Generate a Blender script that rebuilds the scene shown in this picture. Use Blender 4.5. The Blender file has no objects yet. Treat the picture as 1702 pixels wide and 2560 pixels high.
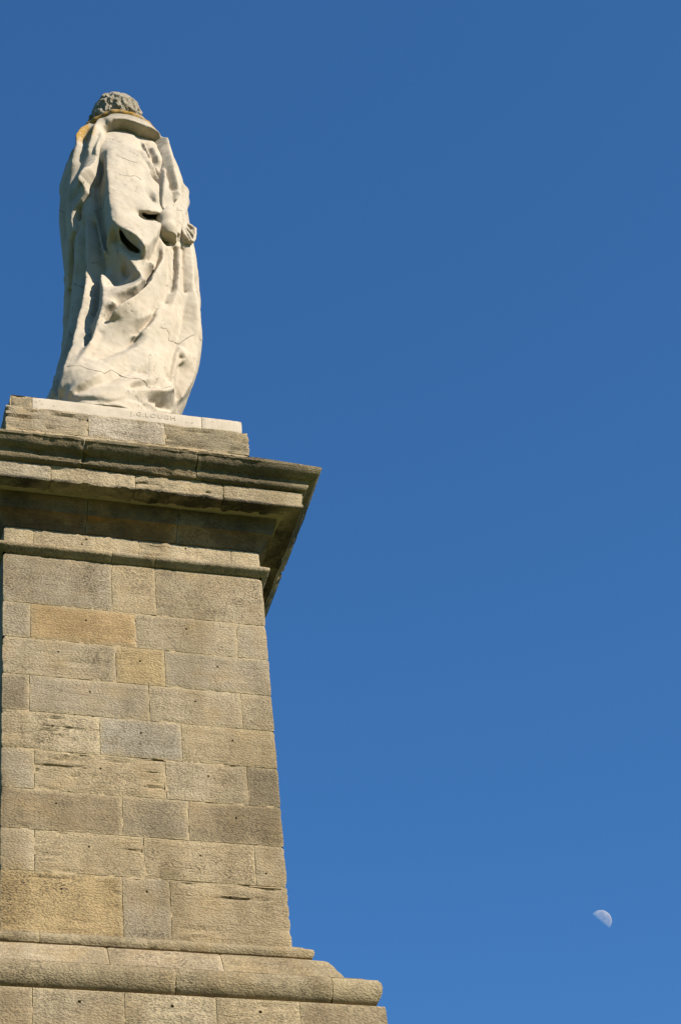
import bpy, bmesh, math, random
import numpy as np
from mathutils import Vector, Matrix, noise
random.seed(4)
scene = bpy.context.scene
COL = scene.collection
PI = math.pi

# ------------------------------------------------------------------ camera
CAM_POS = Vector((-4.1534, -19.9107, 1.6))
CAM_R = Vector((0.9615438, -0.26063704, -0.08661328))
CAM_U = Vector((-0.10611108, -0.6434048, 0.75813634))
CAM_F = Vector((0.25332581, 0.71979066, 0.64631837))
cd = bpy.data.cameras.new('camera')
cam = bpy.data.objects.new('camera', cd); COL.objects.link(cam)
cd.sensor_fit = 'VERTICAL'; cd.sensor_height = 24.0; cd.sensor_width = 16.0
cd.lens = 24.0 * 5764.757 / 2560.0
cd.clip_start = 0.1; cd.clip_end = 9000
cam.matrix_world = Matrix(((CAM_R.x, CAM_U.x, -CAM_F.x, CAM_POS.x), (CAM_R.y, CAM_U.y, -CAM_F.y, CAM_POS.y),
                           (CAM_R.z, CAM_U.z, -CAM_F.z, CAM_POS.z), (0, 0, 0, 1)))
scene.camera = cam

# ------------------------------------------------------------------ sky, sun, exposure
SUN_EL, SUN_AZ = math.radians(34.5), math.radians(40.0)      # azimuth to the right of the pedestal's front normal
SUN = Vector((math.sin(SUN_AZ)*math.cos(SUN_EL), -math.cos(SUN_AZ)*math.cos(SUN_EL), math.sin(SUN_EL)))
w = bpy.data.worlds.new('World'); scene.world = w; w.use_nodes = True
nt = w.node_tree; bg = nt.nodes['Background']
sky = nt.nodes.new('ShaderNodeTexSky'); sky.sky_type = 'NISHITA'; sky.sun_disc = False
sky.sun_elevation = SUN_EL; sky.sun_rotation = math.atan2(SUN.x, SUN.y)
sky.altitude = 300; sky.air_density = 1.0; sky.dust_density = 0.0; sky.ozone_density = 10.0
hs_ = nt.nodes.new('ShaderNodeHueSaturation'); hs_.inputs['Saturation'].default_value = 1.06; hs_.inputs['Hue'].default_value = .4955
nt.links.new(sky.outputs[0], hs_.inputs['Color']); nt.links.new(hs_.outputs[0], bg.inputs[0]); bg.inputs[1].default_value = 0.095
sl = bpy.data.lights.new('sun', 'SUN'); sl.energy = 5.0; sl.angle = math.radians(0.53); sl.color = (1.0, 0.935, 0.84)
so = bpy.data.objects.new('sun', sl); COL.objects.link(so)
so.rotation_euler = (-SUN).to_track_quat('-Z', 'Y').to_euler()
vs = scene.view_settings
vs.view_transform = 'Standard'; vs.look = 'None'; vs.gamma = 1; vs.use_curve_mapping = False; vs.exposure = 0.84

# ------------------------------------------------------------------ helpers
def link(o, parent=None):
    COL.objects.link(o)
    if parent is not None: o.parent = parent
    return o
def thing(name, label, cat, loc=(0, 0, 0), group=None):
    o = bpy.data.objects.new(name, None); o.location = loc; o.empty_display_size = .2
    o['label'] = label; o['category'] = cat
    if group: o['group'] = group
    return link(o)
def mesh_obj(name, verts, faces, mat, parent=None, smooth=True, tint=None):
    me = bpy.data.meshes.new(name); me.from_pydata(verts, [], faces); me.materials.append(mat)
    if smooth: me.polygons.foreach_set('use_smooth', [True]*len(me.polygons))
    me.update()
    o = bpy.data.objects.new(name, me)
    if tint: o.color = tint
    return link(o, parent)

class NT:                       # small wrapper for building material nodes
    def __init__(s, name):
        s.m = bpy.data.materials.new(name); s.m.use_nodes = True
        s.t = s.m.node_tree; s.b = s.t.nodes['Principled BSDF']; s.b.inputs['Roughness'].default_value = .9
        s.b.inputs['Specular IOR Level'].default_value = .2
    def n(s, typ, **kw):
        nd = s.t.nodes.new(typ)
        for k, v in kw.items():
            if k.startswith('_'): nd.inputs[k[1:].replace('_', ' ')].default_value = v
            else: setattr(nd, k, v)
        return nd
    def l(s, a, b): s.t.links.new(a, b)
    def coords(s, scale=(1, 1, 1), kind='Object', off=None):
        tc = s.n('ShaderNodeTexCoord'); mp = s.n('ShaderNodeMapping'); mp.inputs['Scale'].default_value = scale
        s.l(tc.outputs[kind], mp.inputs[0])
        if off is not None: s.l(off, mp.inputs['Location'])
        return mp.outputs[0]
    def noise(s, vec, scale, detail=4, rough=.55, dist=0):
        nd = s.n('ShaderNodeTexNoise'); nd.inputs['Scale'].default_value = scale; nd.inputs['Detail'].default_value = detail
        nd.inputs['Roughness'].default_value = rough; nd.inputs['Distortion'].default_value = dist
        s.l(vec, nd.inputs['Vector']); return nd.outputs['Fac']
    def ramp(s, fac, stops):
        r = s.n('ShaderNodeValToRGB'); e = r.color_ramp.elements
        while len(e) < len(stops): e.new(.5)
        for i, (p, c) in enumerate(stops):
            e[i].position = p; e[i].color = (c, c, c, 1) if not isinstance(c, tuple) else (*c, 1)
        s.l(fac, r.inputs[0]); return r.outputs[0]
    def mix(s, a, b, fac, mode='MIX'):
        m = s.n('ShaderNodeMix', data_type='RGBA', blend_type=mode)
        for k, v in ((6, a), (7, b), (0, fac)):
            if hasattr(v, 'links'): s.l(v, m.inputs[k])
            elif isinstance(v, tuple): m.inputs[k].default_value = (*v, 1)
            else: m.inputs[k].default_value = v
        return m.outputs[2]
    def math(s, op, a, b=0.0, clamp=False):
        m = s.n('ShaderNodeMath', operation=op, use_clamp=clamp)
        for k, v in ((0, a), (1, b)):
            if hasattr(v, 'links'): s.l(v, m.inputs[k])
            else: m.inputs[k].default_value = v
        return m.outputs[0]
    def bump(s, h, strength, dist, prev=None):
        b = s.n('ShaderNodeBump'); b.inputs['Strength'].default_value = strength; b.inputs['Distance'].default_value = dist
        s.l(h, b.inputs['Height'])
        if prev is not None: s.l(prev, b.inputs['Normal'])
        return b.outputs[0]
    def done(s, col, nrm=None):
        if hasattr(col, 'links'): s.l(col, s.b.inputs['Base Color'])
        else: s.b.inputs['Base Color'].default_value = (*col, 1)
        if nrm is not None: s.l(nrm, s.b.inputs['Normal'])
        return s.m

def attr(N, name):
    a = N.n('ShaderNodeAttribute', attribute_name=name); return a.outputs['Fac']

def sandstone():
    # obj.color = tint, alpha = how strongly the bedding shows; attribute 'margin' = 1 at a stone's edge
    N = NT('sandstone'); oi = N.n('ShaderNodeObjectInfo')
    off = N.n('ShaderNodeCombineXYZ'); N.l(N.math('MULTIPLY', oi.outputs['Random'], 37.0), off.inputs[0]); N.l(N.math('MULTIPLY', oi.outputs['Random'], 91.0), off.inputs[2])
    v = N.coords(off=off.outputs[0])
    bed = N.coords((1.1, 1.1, 13.0), off=off.outputs[0])
    big = N.noise(v, 2.2, 5, .6); mid = N.noise(v, 9, 5, .65); fine = N.noise(v, 55, 4, .7)
    # pecked tooling: short slanting chisel marks
    wv = N.n('ShaderNodeVectorMath', operation='ADD')
    nz = N.n('ShaderNodeTexNoise'); nz.inputs['Scale'].default_value = 14; nz.inputs['Detail'].default_value = 2; N.l(v, nz.inputs['Vector'])
    sc = N.n('ShaderNodeVectorMath', operation='SCALE'); N.l(nz.outputs['Color'], sc.inputs[0]); sc.inputs['Scale'].default_value = .035
    N.l(v, wv.inputs[0]); N.l(sc.outputs[0], wv.inputs[1])
    rot = N.n('ShaderNodeMapping'); rot.inputs['Rotation'].default_value = (0, math.radians(28), 0); rot.inputs['Scale'].default_value = (40, 40, 66); N.l(wv.outputs[0], rot.inputs[0])
    peck = N.noise(rot.outputs[0], 1.0, 3, .6)
    bedn = N.noise(bed, 3.0, 5, .65, .3)
    worn = N.ramp(N.noise(v, 1.7, 4, .6), [(.40, 0.0), (.60, 1.0)])           # where the sooty skin has gone
    c = N.mix(oi.outputs['Color'], (.35, .245, .118), N.math('MULTIPLY', N.ramp(big, [(.45, 0.0), (.75, .9)]), worn))
    c = N.mix(c, N.mix(c, (.80, .78, .76), 1.0, 'MULTIPLY'), N.ramp(bedn, [(.45, 0.0), (.65, 1.0)]))
    crustm = N.math('MULTIPLY', N.ramp(mid, [(.36, .25), (.62, 1.0)]), N.math('MULTIPLY', N.math('SUBTRACT', 1.0, N.math('MULTIPLY', worn, .6)), N.math('ADD', .45, N.math('MULTIPLY', N.math('FRACT', N.math('MULTIPLY', oi.outputs['Random'], 7.3)), .75))))
    hol = N.ramp(peck, [(.42, 1.0), (.55, 0.0)])
    c = N.mix(c, (.080, .064, .044), N.math('MULTIPLY', N.math('MULTIPLY', crustm, hol), .85))
    c = N.mix(c, N.mix(c, (.79, .75, .68), 1.0, 'MULTIPLY'), N.math('MULTIPLY', crustm, .55))
    c = N.mix(c, (.40, .31, .175), N.math('MULTIPLY', attr(N, 'margin'), N.ramp(mid, [(.34, .0), (.6, .85)])))
    so_ = N.math('MULTIPLY', attr(N, 'soot'), N.ramp(N.noise(v, 5, 5, .7), [(.30, .25), (.55, 1.0)]))  # soot blotches, deepened to paint in the shade under the cornice
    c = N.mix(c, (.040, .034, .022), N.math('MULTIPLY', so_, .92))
    wc = N.coords((1.5, 1.5, .42)); wash = N.ramp(N.noise(wc, 1.3, 5, .6), [(.44, 0.0), (.66, 1.0)])      # run-off stains that cross the joints
    c = N.mix(c, N.mix(c, (.62, .60, .55), 1.0, 'MULTIPLY'), N.math('MULTIPLY', wash, .8))
    spk = N.ramp(N.noise(v, 120, 2, .6), [(.60, 0.0), (.72, .5)])
    c = N.mix(c, (.09, .075, .052), spk)
    h = N.math('ADD', N.math('MULTIPLY', N.ramp(peck, [(.30, 0.0), (.58, 1.0)]), .8), N.math('MULTIPLY', fine, .6))
    nr = N.bump(h, .9, .010)
    crev = N.ramp(bedn, [(.33, 0.0), (.43, 1.0)])
    nr2 = N.bump(N.math('MULTIPLY', crev, oi.outputs['Alpha']), .6, .02, nr)
    return N.done(c, nr2)
M_SAND = sandstone()

def limestone(name, base, grey, greyamt, z0, crust=(.13, .125, .105)):
    N = NT(name); v = N.coords()
    big = N.noise(v, 1.3, 5, .6); mid = N.noise(v, 6, 5, .65); fine = N.noise(v, 46, 4, .7)
    sx = N.n('ShaderNodeSeparateXYZ'); N.l(v, sx.inputs[0])
    up = N.math('ADD', N.ramp(big, [(.38, 0.0), (.66, 1.0)]), N.math('MULTIPLY', N.math('SUBTRACT', sx.outputs[2], z0), .13), True)
    c = N.mix(base, grey, N.math('MULTIPLY', up, greyamt))
    c = N.mix(c, N.mix(c, (.86, .84, .80), 1.0, 'MULTIPLY'), N.ramp(mid, [(.45, 0.0), (.7, .8)]))
    stv = N.coords((7.0, 7.0, .55)); streak = N.math('MULTIPLY', N.ramp(N.noise(stv, 1.6, 4, .65), [(.54, 0.0), (.70, 1.0)]), N.ramp(N.noise(v, 1.1, 3, .5), [(.42, 0.0), (.62, 1.0)]))
    c = N.mix(c, (.17, .15, .11), N.math('MULTIPLY', streak, .42))
    pits = N.math('MULTIPLY', N.ramp(N.noise(v, 2.3, 4, .6), [(.52, 0.0), (.64, 1.0)]), N.ramp(N.noise(v, 22, 4, .75), [(.585, 0.0), (.67, 1.0)]))
    c = N.mix(c, crust, N.math('MULTIPLY', pits, .85))
    li = N.math('MULTIPLY', attr(N, 'crust'), N.ramp(N.noise(v, 17, 5, .7), [(.36, .3), (.56, 1.0)]))
    c = N.mix(c, (.195, .165, .112), li)
    orn = N.math('MULTIPLY', attr(N, 'lichen'), N.ramp(N.noise(v, 21, 5, .75), [(.33, 0.0), (.52, 1.0)]))
    c = N.mix(c, (.27, .15, .022), orn)
    h = N.math('SUBTRACT', N.math('ADD', N.math('MULTIPLY', fine, .35), mid), N.math('MULTIPLY', pits, 1.2))
    nr = N.bump(h, .5, .014)
    return N.done(c, nr)
M_LIME = limestone('pale_limestone', (.44, .364, .266), (.34, .296, .226), .75, 3.2)
M_SLAB = limestone('base_limestone', (.455, .378, .28), (.36, .31, .232), .6, 20.5)

def plain(name, col, var=.3, scale=18, bump=.4, dist=.01):
    N = NT(name); v = N.coords(); n = N.noise(v, scale, 5, .65)
    c = N.mix(tuple(x*(1-var) for x in col), tuple(min(1, x*(1+var)) for x in col), n)
    return N.done(c, N.bump(n, bump, dist))
M_MORTAR = plain('lime_mortar', (.34, .25, .14), .25, 40)
M_GROOVE = plain('weathered_joint', (.24, .195, .135), .3, 30)
M_INK = plain('grimy_lettering', (.38, .31, .22), .2, 30)
M_GRASS = plain('grass_turf', (.060, .095, .026), .5, 6, .6, .05)
# ------------------------------------------------------------------ ground
def ground():
    def h(x, y):
        d = math.hypot(x, y)
        t = min(1, max(0, (15.5-d)/11.5)); k = min(1, max(0, (d-220)/900)); return 5.0*t*t*(3-2*t)+150*k*k*(3-2*k)  # outer rise: added unseen hills that block the low sky light
    rs = [0, 2, 3, 4, 5, 6, 7, 8, 9, 10, 11, 12, 13, 14, 15, 16, 18, 22, 30, 50, 100, 220, 350, 500, 650, 800, 950, 1120, 2000, 5000]
    n = 64; V = [(0, 0, 5.0)]; F = []
    for r in rs[1:]:
        for k in range(n):
            a = 2*PI*k/n; V.append((r*math.cos(a), r*math.sin(a), h(r*math.cos(a), r*math.sin(a))))
    for k in range(n): F.append((0, 1+k, 1+(k+1) % n))
    for i in range(len(rs)-2):
        for k in range(n):
            a = 1+i*n; b = a+n; F.append((a+k, b+k, b+(k+1) % n, a+(k+1) % n))
    o = mesh_obj('grass_mound_added_hills', V, F, M_GRASS); o['kind'] = 'structure'
ground()

# ------------------------------------------------------------------ pedestal, stone by stone
H = 1.392
pedestal = thing('pedestal', 'tall square sandstone pedestal of coursed blocks with a heavy overhanging cornice, carrying the statue', 'pedestal', (0, 0, 0))

def smooth_noise(x, y, z): return noise.noise((x, y, z))
def frac(x, y, z): return noise.fractal((x, y, z), 0.7, 2.0, 4)

def resample(prof, step):
    out = []
    for (p0, z0), (p1, z1) in zip(prof, prof[1:]):
        L = math.hypot(p1-p0, z1-z0); n = max(1, int(round(L/step)))
        for i in range(n): out.append((p0+(p1-p0)*i/n, z0+(z1-z0)*i/n))
    out.append(prof[-1]); return out

def side_frames():
    # along-axis and outward axis of the four faces: front, right, back, left
    return [(Vector((1, 0, 0)), Vector((0, -1, 0))), (Vector((0, 1, 0)), Vector((1, 0, 0))),
            (Vector((-1, 0, 0)), Vector((0, 1, 0))), (Vector((0, -1, 0)), Vector((-1, 0, 0)))]
FR = side_frames()

def stone(name, side, a, b, prof, tint, bed=.0, corner_a=None, corner_b=None, step=.03, worn=.6, depth=.32,
          holes=(), gap=.003, mat=None, label=None, lip=0.0, soot=0, sootz=9):  # soot: soot plus painted-in shade; sootz: height it reaches
    """One stone of a course: profile prof [(projection, z)...] bottom to top, swept along a face from a to b.
    corner_a / corner_b: length of the return round that corner (None = plain butt joint)."""
    seed = random.uniform(0, 400)
    prof = list(prof)
    prof[0] = (prof[0][0], prof[0][1]+gap); prof[-1] = (prof[-1][0], prof[-1][1]-gap)
    pr = resample(prof, step)
    zs = sorted(set(round(z, 5) for _, z in pr))
    extra = []
    for hx, hz, hr in holes: extra += [hx-hr*1.25, hx-hr*.8, hx+hr*.8, hx+hr*1.25]
    if holes and len(prof) == 2:
        zz = [z for _, z in pr]
        for hx, hz, hr in holes: zz += [hz-hr*1.25, hz-hr*.8, hz+hr*.8, hz+hr*1.25]
        zz = sorted(zz); p0, z0 = prof[0]; p1, z1 = prof[1]
        pr = [(p0+(p1-p0)*(z-z0)/(z1-z0), z) for z in zz]
    n = len(pr)
    nrm = []
    for i in range(n):
        p0, z0 = pr[max(0, i-1)]; p1, z1 = pr[min(n-1, i+1)]
        L = math.hypot(p1-p0, z1-z0) or 1; nrm.append(((z1-z0)/L, -(p1-p0)/L))
    st = []          # stations: (function p -> (x,y), along distance, edge distance)
    ax, ou = FR[side]
    def front(t): return lambda p: ax*t + ou*(H+p)
    A = a + (gap if corner_a is None else 0); B = b - (gap if corner_b is None else 0)
    ts = []
    if corner_a is None: ts.append(A)
    m = max(1, int((B-A)/step)); pm_ = min(0, min(p for p, _ in prof))
    lo = A if corner_a is None else -H-pm_
    hi = B if corner_b is None else H+pm_
    m = max(1, int((hi-lo)/step))
    inner = [lo+(hi-lo)*i/m for i in range(1, m)] + [e for e in extra if lo < e < hi]
    inner.sort()
    if corner_a is not None:
        pa, po = FR[(side-1) % 4]
        k = max(1, int(corner_a/(step*2)))
        for i in range(k): st.append(((lambda t, pa=pa, po=po: (lambda p: pa*t+po*(H+p)))(min(H-corner_a+gap+(corner_a-gap)*i/k, H+pm_-.004)), 'r'))
        st.append(((lambda p: ax*(-(H+p))+ou*(H+p)), 'm'))
        inner = [t for t in inner if t > lo+.004]
    else: st.append((front(A), 'f', A))
    for t in inner: st.append((front(t), 'f', t))
    if corner_b is not None:
        na, no = FR[(side+1) % 4]
        st.append(((lambda p: ax*(H+p)+ou*(H+p)), 'm'))
        k = max(1, int(corner_b/(step*2)))
        for i in range(1, k+1): st.append(((lambda t, na=na, no=no: (lambda p: na*t+no*(H+p)))(max(-H+(corner_b-gap)*i/k, -H-pm_+.004)), 'r'))
    else: st.append((front(B), 'f', B))
    V = []; Fc = []; marg = []
    zlo, zhi = pr[0][1], pr[-1][1]
    flat = len(prof) == 2
    pmax = max(p for p, _ in pr)
    for s in st:
        f = s[0]; t = s[2] if len(s) > 2 else None
        for i, (p, z) in enumerate(pr):
            P = f(p)
            e = 9.0
            if t is not None:
                if corner_a is None: e = min(e, t-A)
                if corner_b is None: e = min(e, B-t)
            if flat: e = min(e, z-zlo, zhi-z)
            e = max(e, 0)
            if s[1] == 'm': e2 = .012
            else: e2 = e
            q = (P.x*3+seed, P.y*3, z*3)
            d = .004*smooth_noise(*q)
            ew = max(0, 1-e/.018); d -= .006*ew*ew
            nz = frac(P.x*5+seed, P.y*5+seed, z*5)
            n2 = frac(P.x*17+seed, P.y*17, z*17+seed)
            near = max(0, 1-e/.07)
            d -= worn*near*max(0, nz*.5+n2*.35-.08)*.05
            if bed > .3:
                bd = frac(P.x*1.6+seed, P.y*1.6, z*16+seed)
                d -= bed*.05*max(0, bd-.12)
            if s[1] == 'm': d -= .004 + worn*.012*max(0, nz+n2*.5)
            if not flat: d -= worn*.016*max(0, nz*.6+n2*.5)
            np_, nz_ = nrm[i]
            dz = 0
            if lip and p > pmax-.02:                     # ragged lower lip
                k = max(0, 1-abs(z-prof[0][1])/.05) if flat else 1
                dz = lip*max(0, nz*.7+n2*.4)*k
            if flat: d = max(d, -.03)
            hole = 0
            for hx, hz, hr in holes:
                if t is not None and abs(t-hx) < hr*.95 and abs(z-hz) < hr*.95: hole = 1
            if hole: d = -.034
            P = f(p+np_*d); V.append((P.x, P.y, z+nz_*d+dz))
            marg.append(max(0, 1-e2/.045))
    ns = len(st)
    for i in range(ns-1):
        for j in range(n-1):
            q = i*n+j; Fc.append((q, q+n, q+n+1, q+1))
    # back of the stone
    base = len(V)
    for s in st:
        f = s[0]
        pin = min(p for p, _ in pr)-depth
        P = f(pin); V.append((P.x, P.y, zlo)); V.append((P.x, P.y, zhi)); marg += [0, 0]
    for i in range(ns-1):
        q = i*n; k = base+2*i
        Fc.append((q, k, k+2, q+n)); Fc.append((k, k+1, k+3, k+2)); Fc.append((k+1, q+n-1, q+2*n-1, k+3))
    Fc.append(tuple([base, *range(0, n), base+1])[::-1]); k = base+2*(ns-1); q = (ns-1)*n
    Fc.append(tuple([k, *range(q, q+n), k+1]))
    me = bpy.data.meshes.new(name); me.from_pydata(V, [], Fc); me.materials.append(mat or M_SAND)
    me.polygons.foreach_set('use_smooth', [len(p.vertices) == 4 for p in me.polygons])
    at = me.attributes.new('margin', 'FLOAT', 'POINT'); at.data.foreach_set('value', marg)
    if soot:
        at = me.attributes.new('soot', 'FLOAT', 'POINT')  # soot mask, also carries the painted-in shade
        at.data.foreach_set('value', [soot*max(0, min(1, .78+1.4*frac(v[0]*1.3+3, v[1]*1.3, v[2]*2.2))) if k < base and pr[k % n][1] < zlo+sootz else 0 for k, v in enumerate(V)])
    me.update()
    try: me.set_sharp_from_angle(angle=math.radians(42))
    except Exception: pass
    o = bpy.data.objects.new(name, me); o.color = (*tint, bed)
    if label: o['label'] = label
    return link(o, pedestal)

# tints of the sandstone
GREY = (.325, .262, .172); DARK = (.270, .213, .134); TAN = (.390, .300, .175); PALE = (.44, .350, .218)
OCHRE = (.400, .288, .140); ORANGE = (.400, .272, .130); BROWN = (.275, .208, .122); GTAN = (.368, .291, .182)
ALLT = [GREY, TAN, GTAN, PALE, TAN, GTAN, OCHRE]

STRIPS = []
def strip(x0, x1, z0, z1, p, side=0):
    ax, ou = FR[side]; V = []
    for q in (p-.04, p):
        for t, z in ((x0, z0), (x1, z0), (x1, z1), (x0, z1)):
            P = ax*t+ou*(H+q); V.append((P.x, P.y, z))
    STRIPS.append(V)
def course(name, prof, joints, tints, beds=None, corner=.45, holes=(), step=.03, sides=((-.35, .4),), **kw):
    """A whole course round the pedestal: the front stones at their own joints, plainer stones on the other faces."""
    xs = [None]+list(joints)+[None]
    if len(prof) == 2:
        z0, z1 = prof[0][1], prof[1][1]; pp = prof[0][0]-.0085
        for x in joints:
            n = max(2, int((z1-z0)/.09))
            for i in range(n):
                if random.random() < .66: strip(x-.012, x+.012, z0+(z1-z0)*i/n, z0+(z1-z0)*(i+1)/n+.0004, pp-random.uniform(0, .005))
        e = H+prof[0][0]-.03; n = 24
        for i in range(n):
            if random.random() < .68 and abs(z1-19.29) > .01 and abs(z1-17.15) > .01 and abs(z1-17.52) > .01 and abs(z1-11.712) > .01: strip(-e+.012+(2*e-.024)*i/n, -e+.012+(2*e-.024)*(i+1)/n+.0004, z1-.012, z1+.012, pp-.0006-random.uniform(0, .005))
    for i in range(len(xs)-1):
        a, b = xs[i], xs[i+1]
        ca = corner if a is None else None; cb = corner if b is None else None
        lo = -H if a is None else a; hi = H if b is None else b
        hs = [h for h in holes if lo < h[0] < hi]
        stone(name, 0, lo, hi, prof, tints[i], (beds[i] if beds else .15), ca, cb, step=step, holes=hs, **kw)
    kw2 = dict(kw); kw2.pop('lip', 0)
    for side in (1, 2, 3):
        lo = -H+(corner if side != 2 else 0); hi = H-(corner if side == 3 else 0)
        if side == 2:
            cuts = [-H, random.uniform(-.5, -.1), random.uniform(.2, .6), H]
        else:
            cuts = [lo, random.uniform(-.3, .1), (hi if side == 3 else H)]
        for i in range(len(cuts)-1):
            a, b = cuts[i], cuts[i+1]
            ca = cb = None
            if side == 2 and i == 0: ca = corner
            if side == 2 and i == len(cuts)-2: cb = corner
            if side == 1 and i == len(cuts)-2: b = H-corner
            if side == 3 and i == 0: a = -H+corner
            stone(name, side, a, b, prof, random.choice(ALLT), .15, ca, cb, step=step*2.2, **kw2)

# shaft courses, top to bottom
R = .0085
hz = [(-0.531, 16.35), (0.526, 16.36), (-0.82, 15.91), (0.02, 15.886), (0.834, 15.903), (-0.505, 15.442), (0.578, 15.436), (-0.883, 14.989),
      (0.002, 14.986), (0.941, 14.987), (-0.415, 14.518), (0.668, 14.531), (-0.855, 14.073), (0.924, 14.06), (-0.544, 13.608), (0.544, 13.595),
      (-0.813, 13.123), (0.003, 13.156), (0.813, 13.154), (1.185, 13.444)]
def hs(z0, z1): return [(x, z, R) for x, z in hz if z0 < z < z1]
J = [16.509, 16.057, 15.594, 15.148, 14.687, 14.224, 13.765, 13.304, 12.605]
torus_top = [(.004, 17.154), (.03, 17.168), (.05, 17.188), (.066, 17.196), (.078, 17.214), (.080, 17.234), (.072, 17.254), (.052, 17.266), (.02, 17.270), (-.004, 17.272)]
course('torus_stone', [(0, 17.150)]+torus_top, (-.248, .221), (TAN, GTAN, GTAN), (.05, .05, .05), step=.022, worn=.55)
course('ashlar_block', [(0, J[0]), (0, 17.150)], (-.248, .221), (GREY, TAN, GTAN), (0, .0, 0))
course('ashlar_block', [(0, J[1]), (0, J[0])], (-1.103, -.005, 1.068), (GREY, ORANGE, GTAN, GREY), (0, .3, .25, 0), holes=hs(J[1], J[0]))
course('ashlar_block', [(0, J[2]), (0, J[1])], (-.229, .284), (GTAN, OCHRE, GREY), (.35, .3, 0), holes=hs(J[2], J[1]))
course('ashlar_block', [(0, J[3]), (0, J[2])], (-1.113, .102, 1.065), (DARK, GREY, GTAN, GTAN), (0, 0, .1, 0), holes=hs(J[3], J[2]))
course('ashlar_block', [(0, J[4]), (0, J[3])], (-.412, .419), (PALE, (.335, .285, .205), TAN), (.75, 0, .2), holes=hs(J[4], J[3]))
course('ashlar_block', [(0, J[5]), (0, J[4])], (-1.065, .24, 1.069), (GREY, TAN, GTAN, DARK), (0, .95, .1, .2), holes=hs(J[5], J[4]), worn=.75)
course('ashlar_block', [(0, J[6]), (0, J[5])], (-.208, .448), (BROWN, DARK, BROWN), (.1, 0, .1), holes=hs(J[6], J[5]))
course('ashlar_block', [(0, J[7]), (0, J[6])], (-1.063, -.009, 1.087), (GTAN, TAN, TAN, GTAN), (.2, .6, .2, .1), holes=hs(J[7], J[6]), worn=.8)
course('ashlar_block', [(0, J[8]), (0, J[7])], (-.231, .23), (OCHRE, GREY, TAN), (.35, 0, .7), holes=hs(J[8], J[7]))

# frieze, bed mould, corona, cymatium
course('frieze_stone', [(-.006, 17.272), (-.006, 17.520)], (-1.073, .051, 1.068), (PALE, PALE, PALE, PALE), (.1, .3, .5, .1), worn=.5,
       holes=[(-0.508, 17.448, .01), (-0.559, 17.374, .008), (0.569, 17.465, .009)])
bedm = [(-.004, 17.520), (.004, 17.54), (.022, 17.575), (.05, 17.615), (.088, 17.65), (.122, 17.668), (.134, 17.672), (.134, 17.700), (.140, 17.722), (.150, 17.76), (.164, 17.80), (.176, 17.83), (.178, 17.862)]
BEDT = ((.34, .20, .085), (.36, .21, .08), (.34, .225, .11))
course('bed_mould_stone', bedm, (-.518, .468), BEDT, (.3, .6, .4), soot=.62, worn=1.0, corner=.5, depth=.42)  # soot deepened to paint in the shade under the cornice
cor = [(.10, 17.872), (.34, 17.866), (.372, 17.858), (.402, 17.856), (.411, 17.868), (.414, 17.95), (.416, 18.066)]
course('corona_stone', cor, (-.953, -.047, .919), ((.38, .315, .215), PALE, PALE, PALE), (.4, .4, .6, .5), worn=.85, corner=.8, depth=.5, lip=.04, step=.025, soot=1.0, sootz=.012)  # soot deepened to paint in the shade on the soffit
cym = [(.25, 18.068), (.415, 18.070), (.452, 18.082), (.470, 18.094), (.478, 18.112), (.480, 18.150), (.487, 18.178), (.500, 18.188), (.520, 18.196), (.548, 18.210), (.575, 18.232), (.596, 18.258), (.612, 18.282), (.622, 18.286), (.625, 18.300), (.624, 18.326), (.55, 18.338), (.3, 18.372), (-.05, 18.415)]
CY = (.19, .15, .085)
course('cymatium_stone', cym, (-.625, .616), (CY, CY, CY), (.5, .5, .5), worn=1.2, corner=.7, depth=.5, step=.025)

# blocking courses above the cornice
course('blocking_stone', [(-.012, 18.405), (-.012, 18.945)], (-.941, -.011, .879), (TAN, PALE, OCHRE, TAN), (.6, .5, .6, .4), worn=.9)
course('blocking_stone', [(-.012, 18.945), (-.012, 19.290)], (-.457, .412), ((.335, .27, .175), (.43, .36, .26), (.27, .218, .132)), (1.5, .5, 1.1), worn=.9)

# stepped base mouldings
TRS = (.315, .248, .145)
tor1 = [(.076, 12.430), (.11, 12.446), (.145, 12.456), (.158, 12.480), (.163, 12.510), (.155, 12.540), (.135, 12.562), (.112, 12.572), (.086, 12.576), (.084, 12.600), (-.02, 12.605)]
course('lower_torus_stone', tor1, (-1.043, -.039), (TRS, TRS, TRS), (.1, .1, .1), worn=.6, corner=.5, step=.025)
slope = [(.50, 12.022), (.508, 12.058), (.40, 12.098), (.375, 12.125), (.345, 12.19), (.315, 12.25), (.285, 12.31), (.255, 12.36), (.222, 12.394), (.18, 12.416), (.06, 12.430)]
course('slope_stone', slope, (-.442, .618), (GTAN, GTAN, TRS), (.1, .05, .05), worn=.35, corner=.6, depth=.45)
tor2 = [(.46, 11.718), (.55, 11.745), (.588, 11.766), (.618, 11.806), (.634, 11.856), (.638, 11.906), (.628, 11.956), (.604, 11.996), (.57, 12.014), (.50, 12.020)]
course('base_torus_stone', tor2, (.101, 1.549), (TRS, TRS, TRS), (.25, .2, .1), worn=.8, corner=.7, depth=.5, step=.03)
course('plinth_block', [(.642, 11.05), (.642, 11.712)], (-1.191, -.376, .452, 1.221), (BROWN, GTAN, PALE, TAN, BROWN), (.1, .3, .5, .4, .1), corner=.9, depth=.5,
       holes=[(-0.78, 11.592, .011), (0.049, 11.596, .011), (0.85, 11.586, .011)])
for z1, z0, jj in ((11.05, 10.4, (-.7, .05, .9)), (10.4, 9.7, (-1.2, -.3, .6)), (9.7, 9.0, (-.8, .2, 1.1)), (9.0, 8.3, (-1.1, -.2, .7))):
    course('plinth_block', [(.642, z0), (.642, z1)], jj, (GTAN, TAN, GREY, TAN), None, corner=.9, depth=.5, step=.12)

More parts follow.
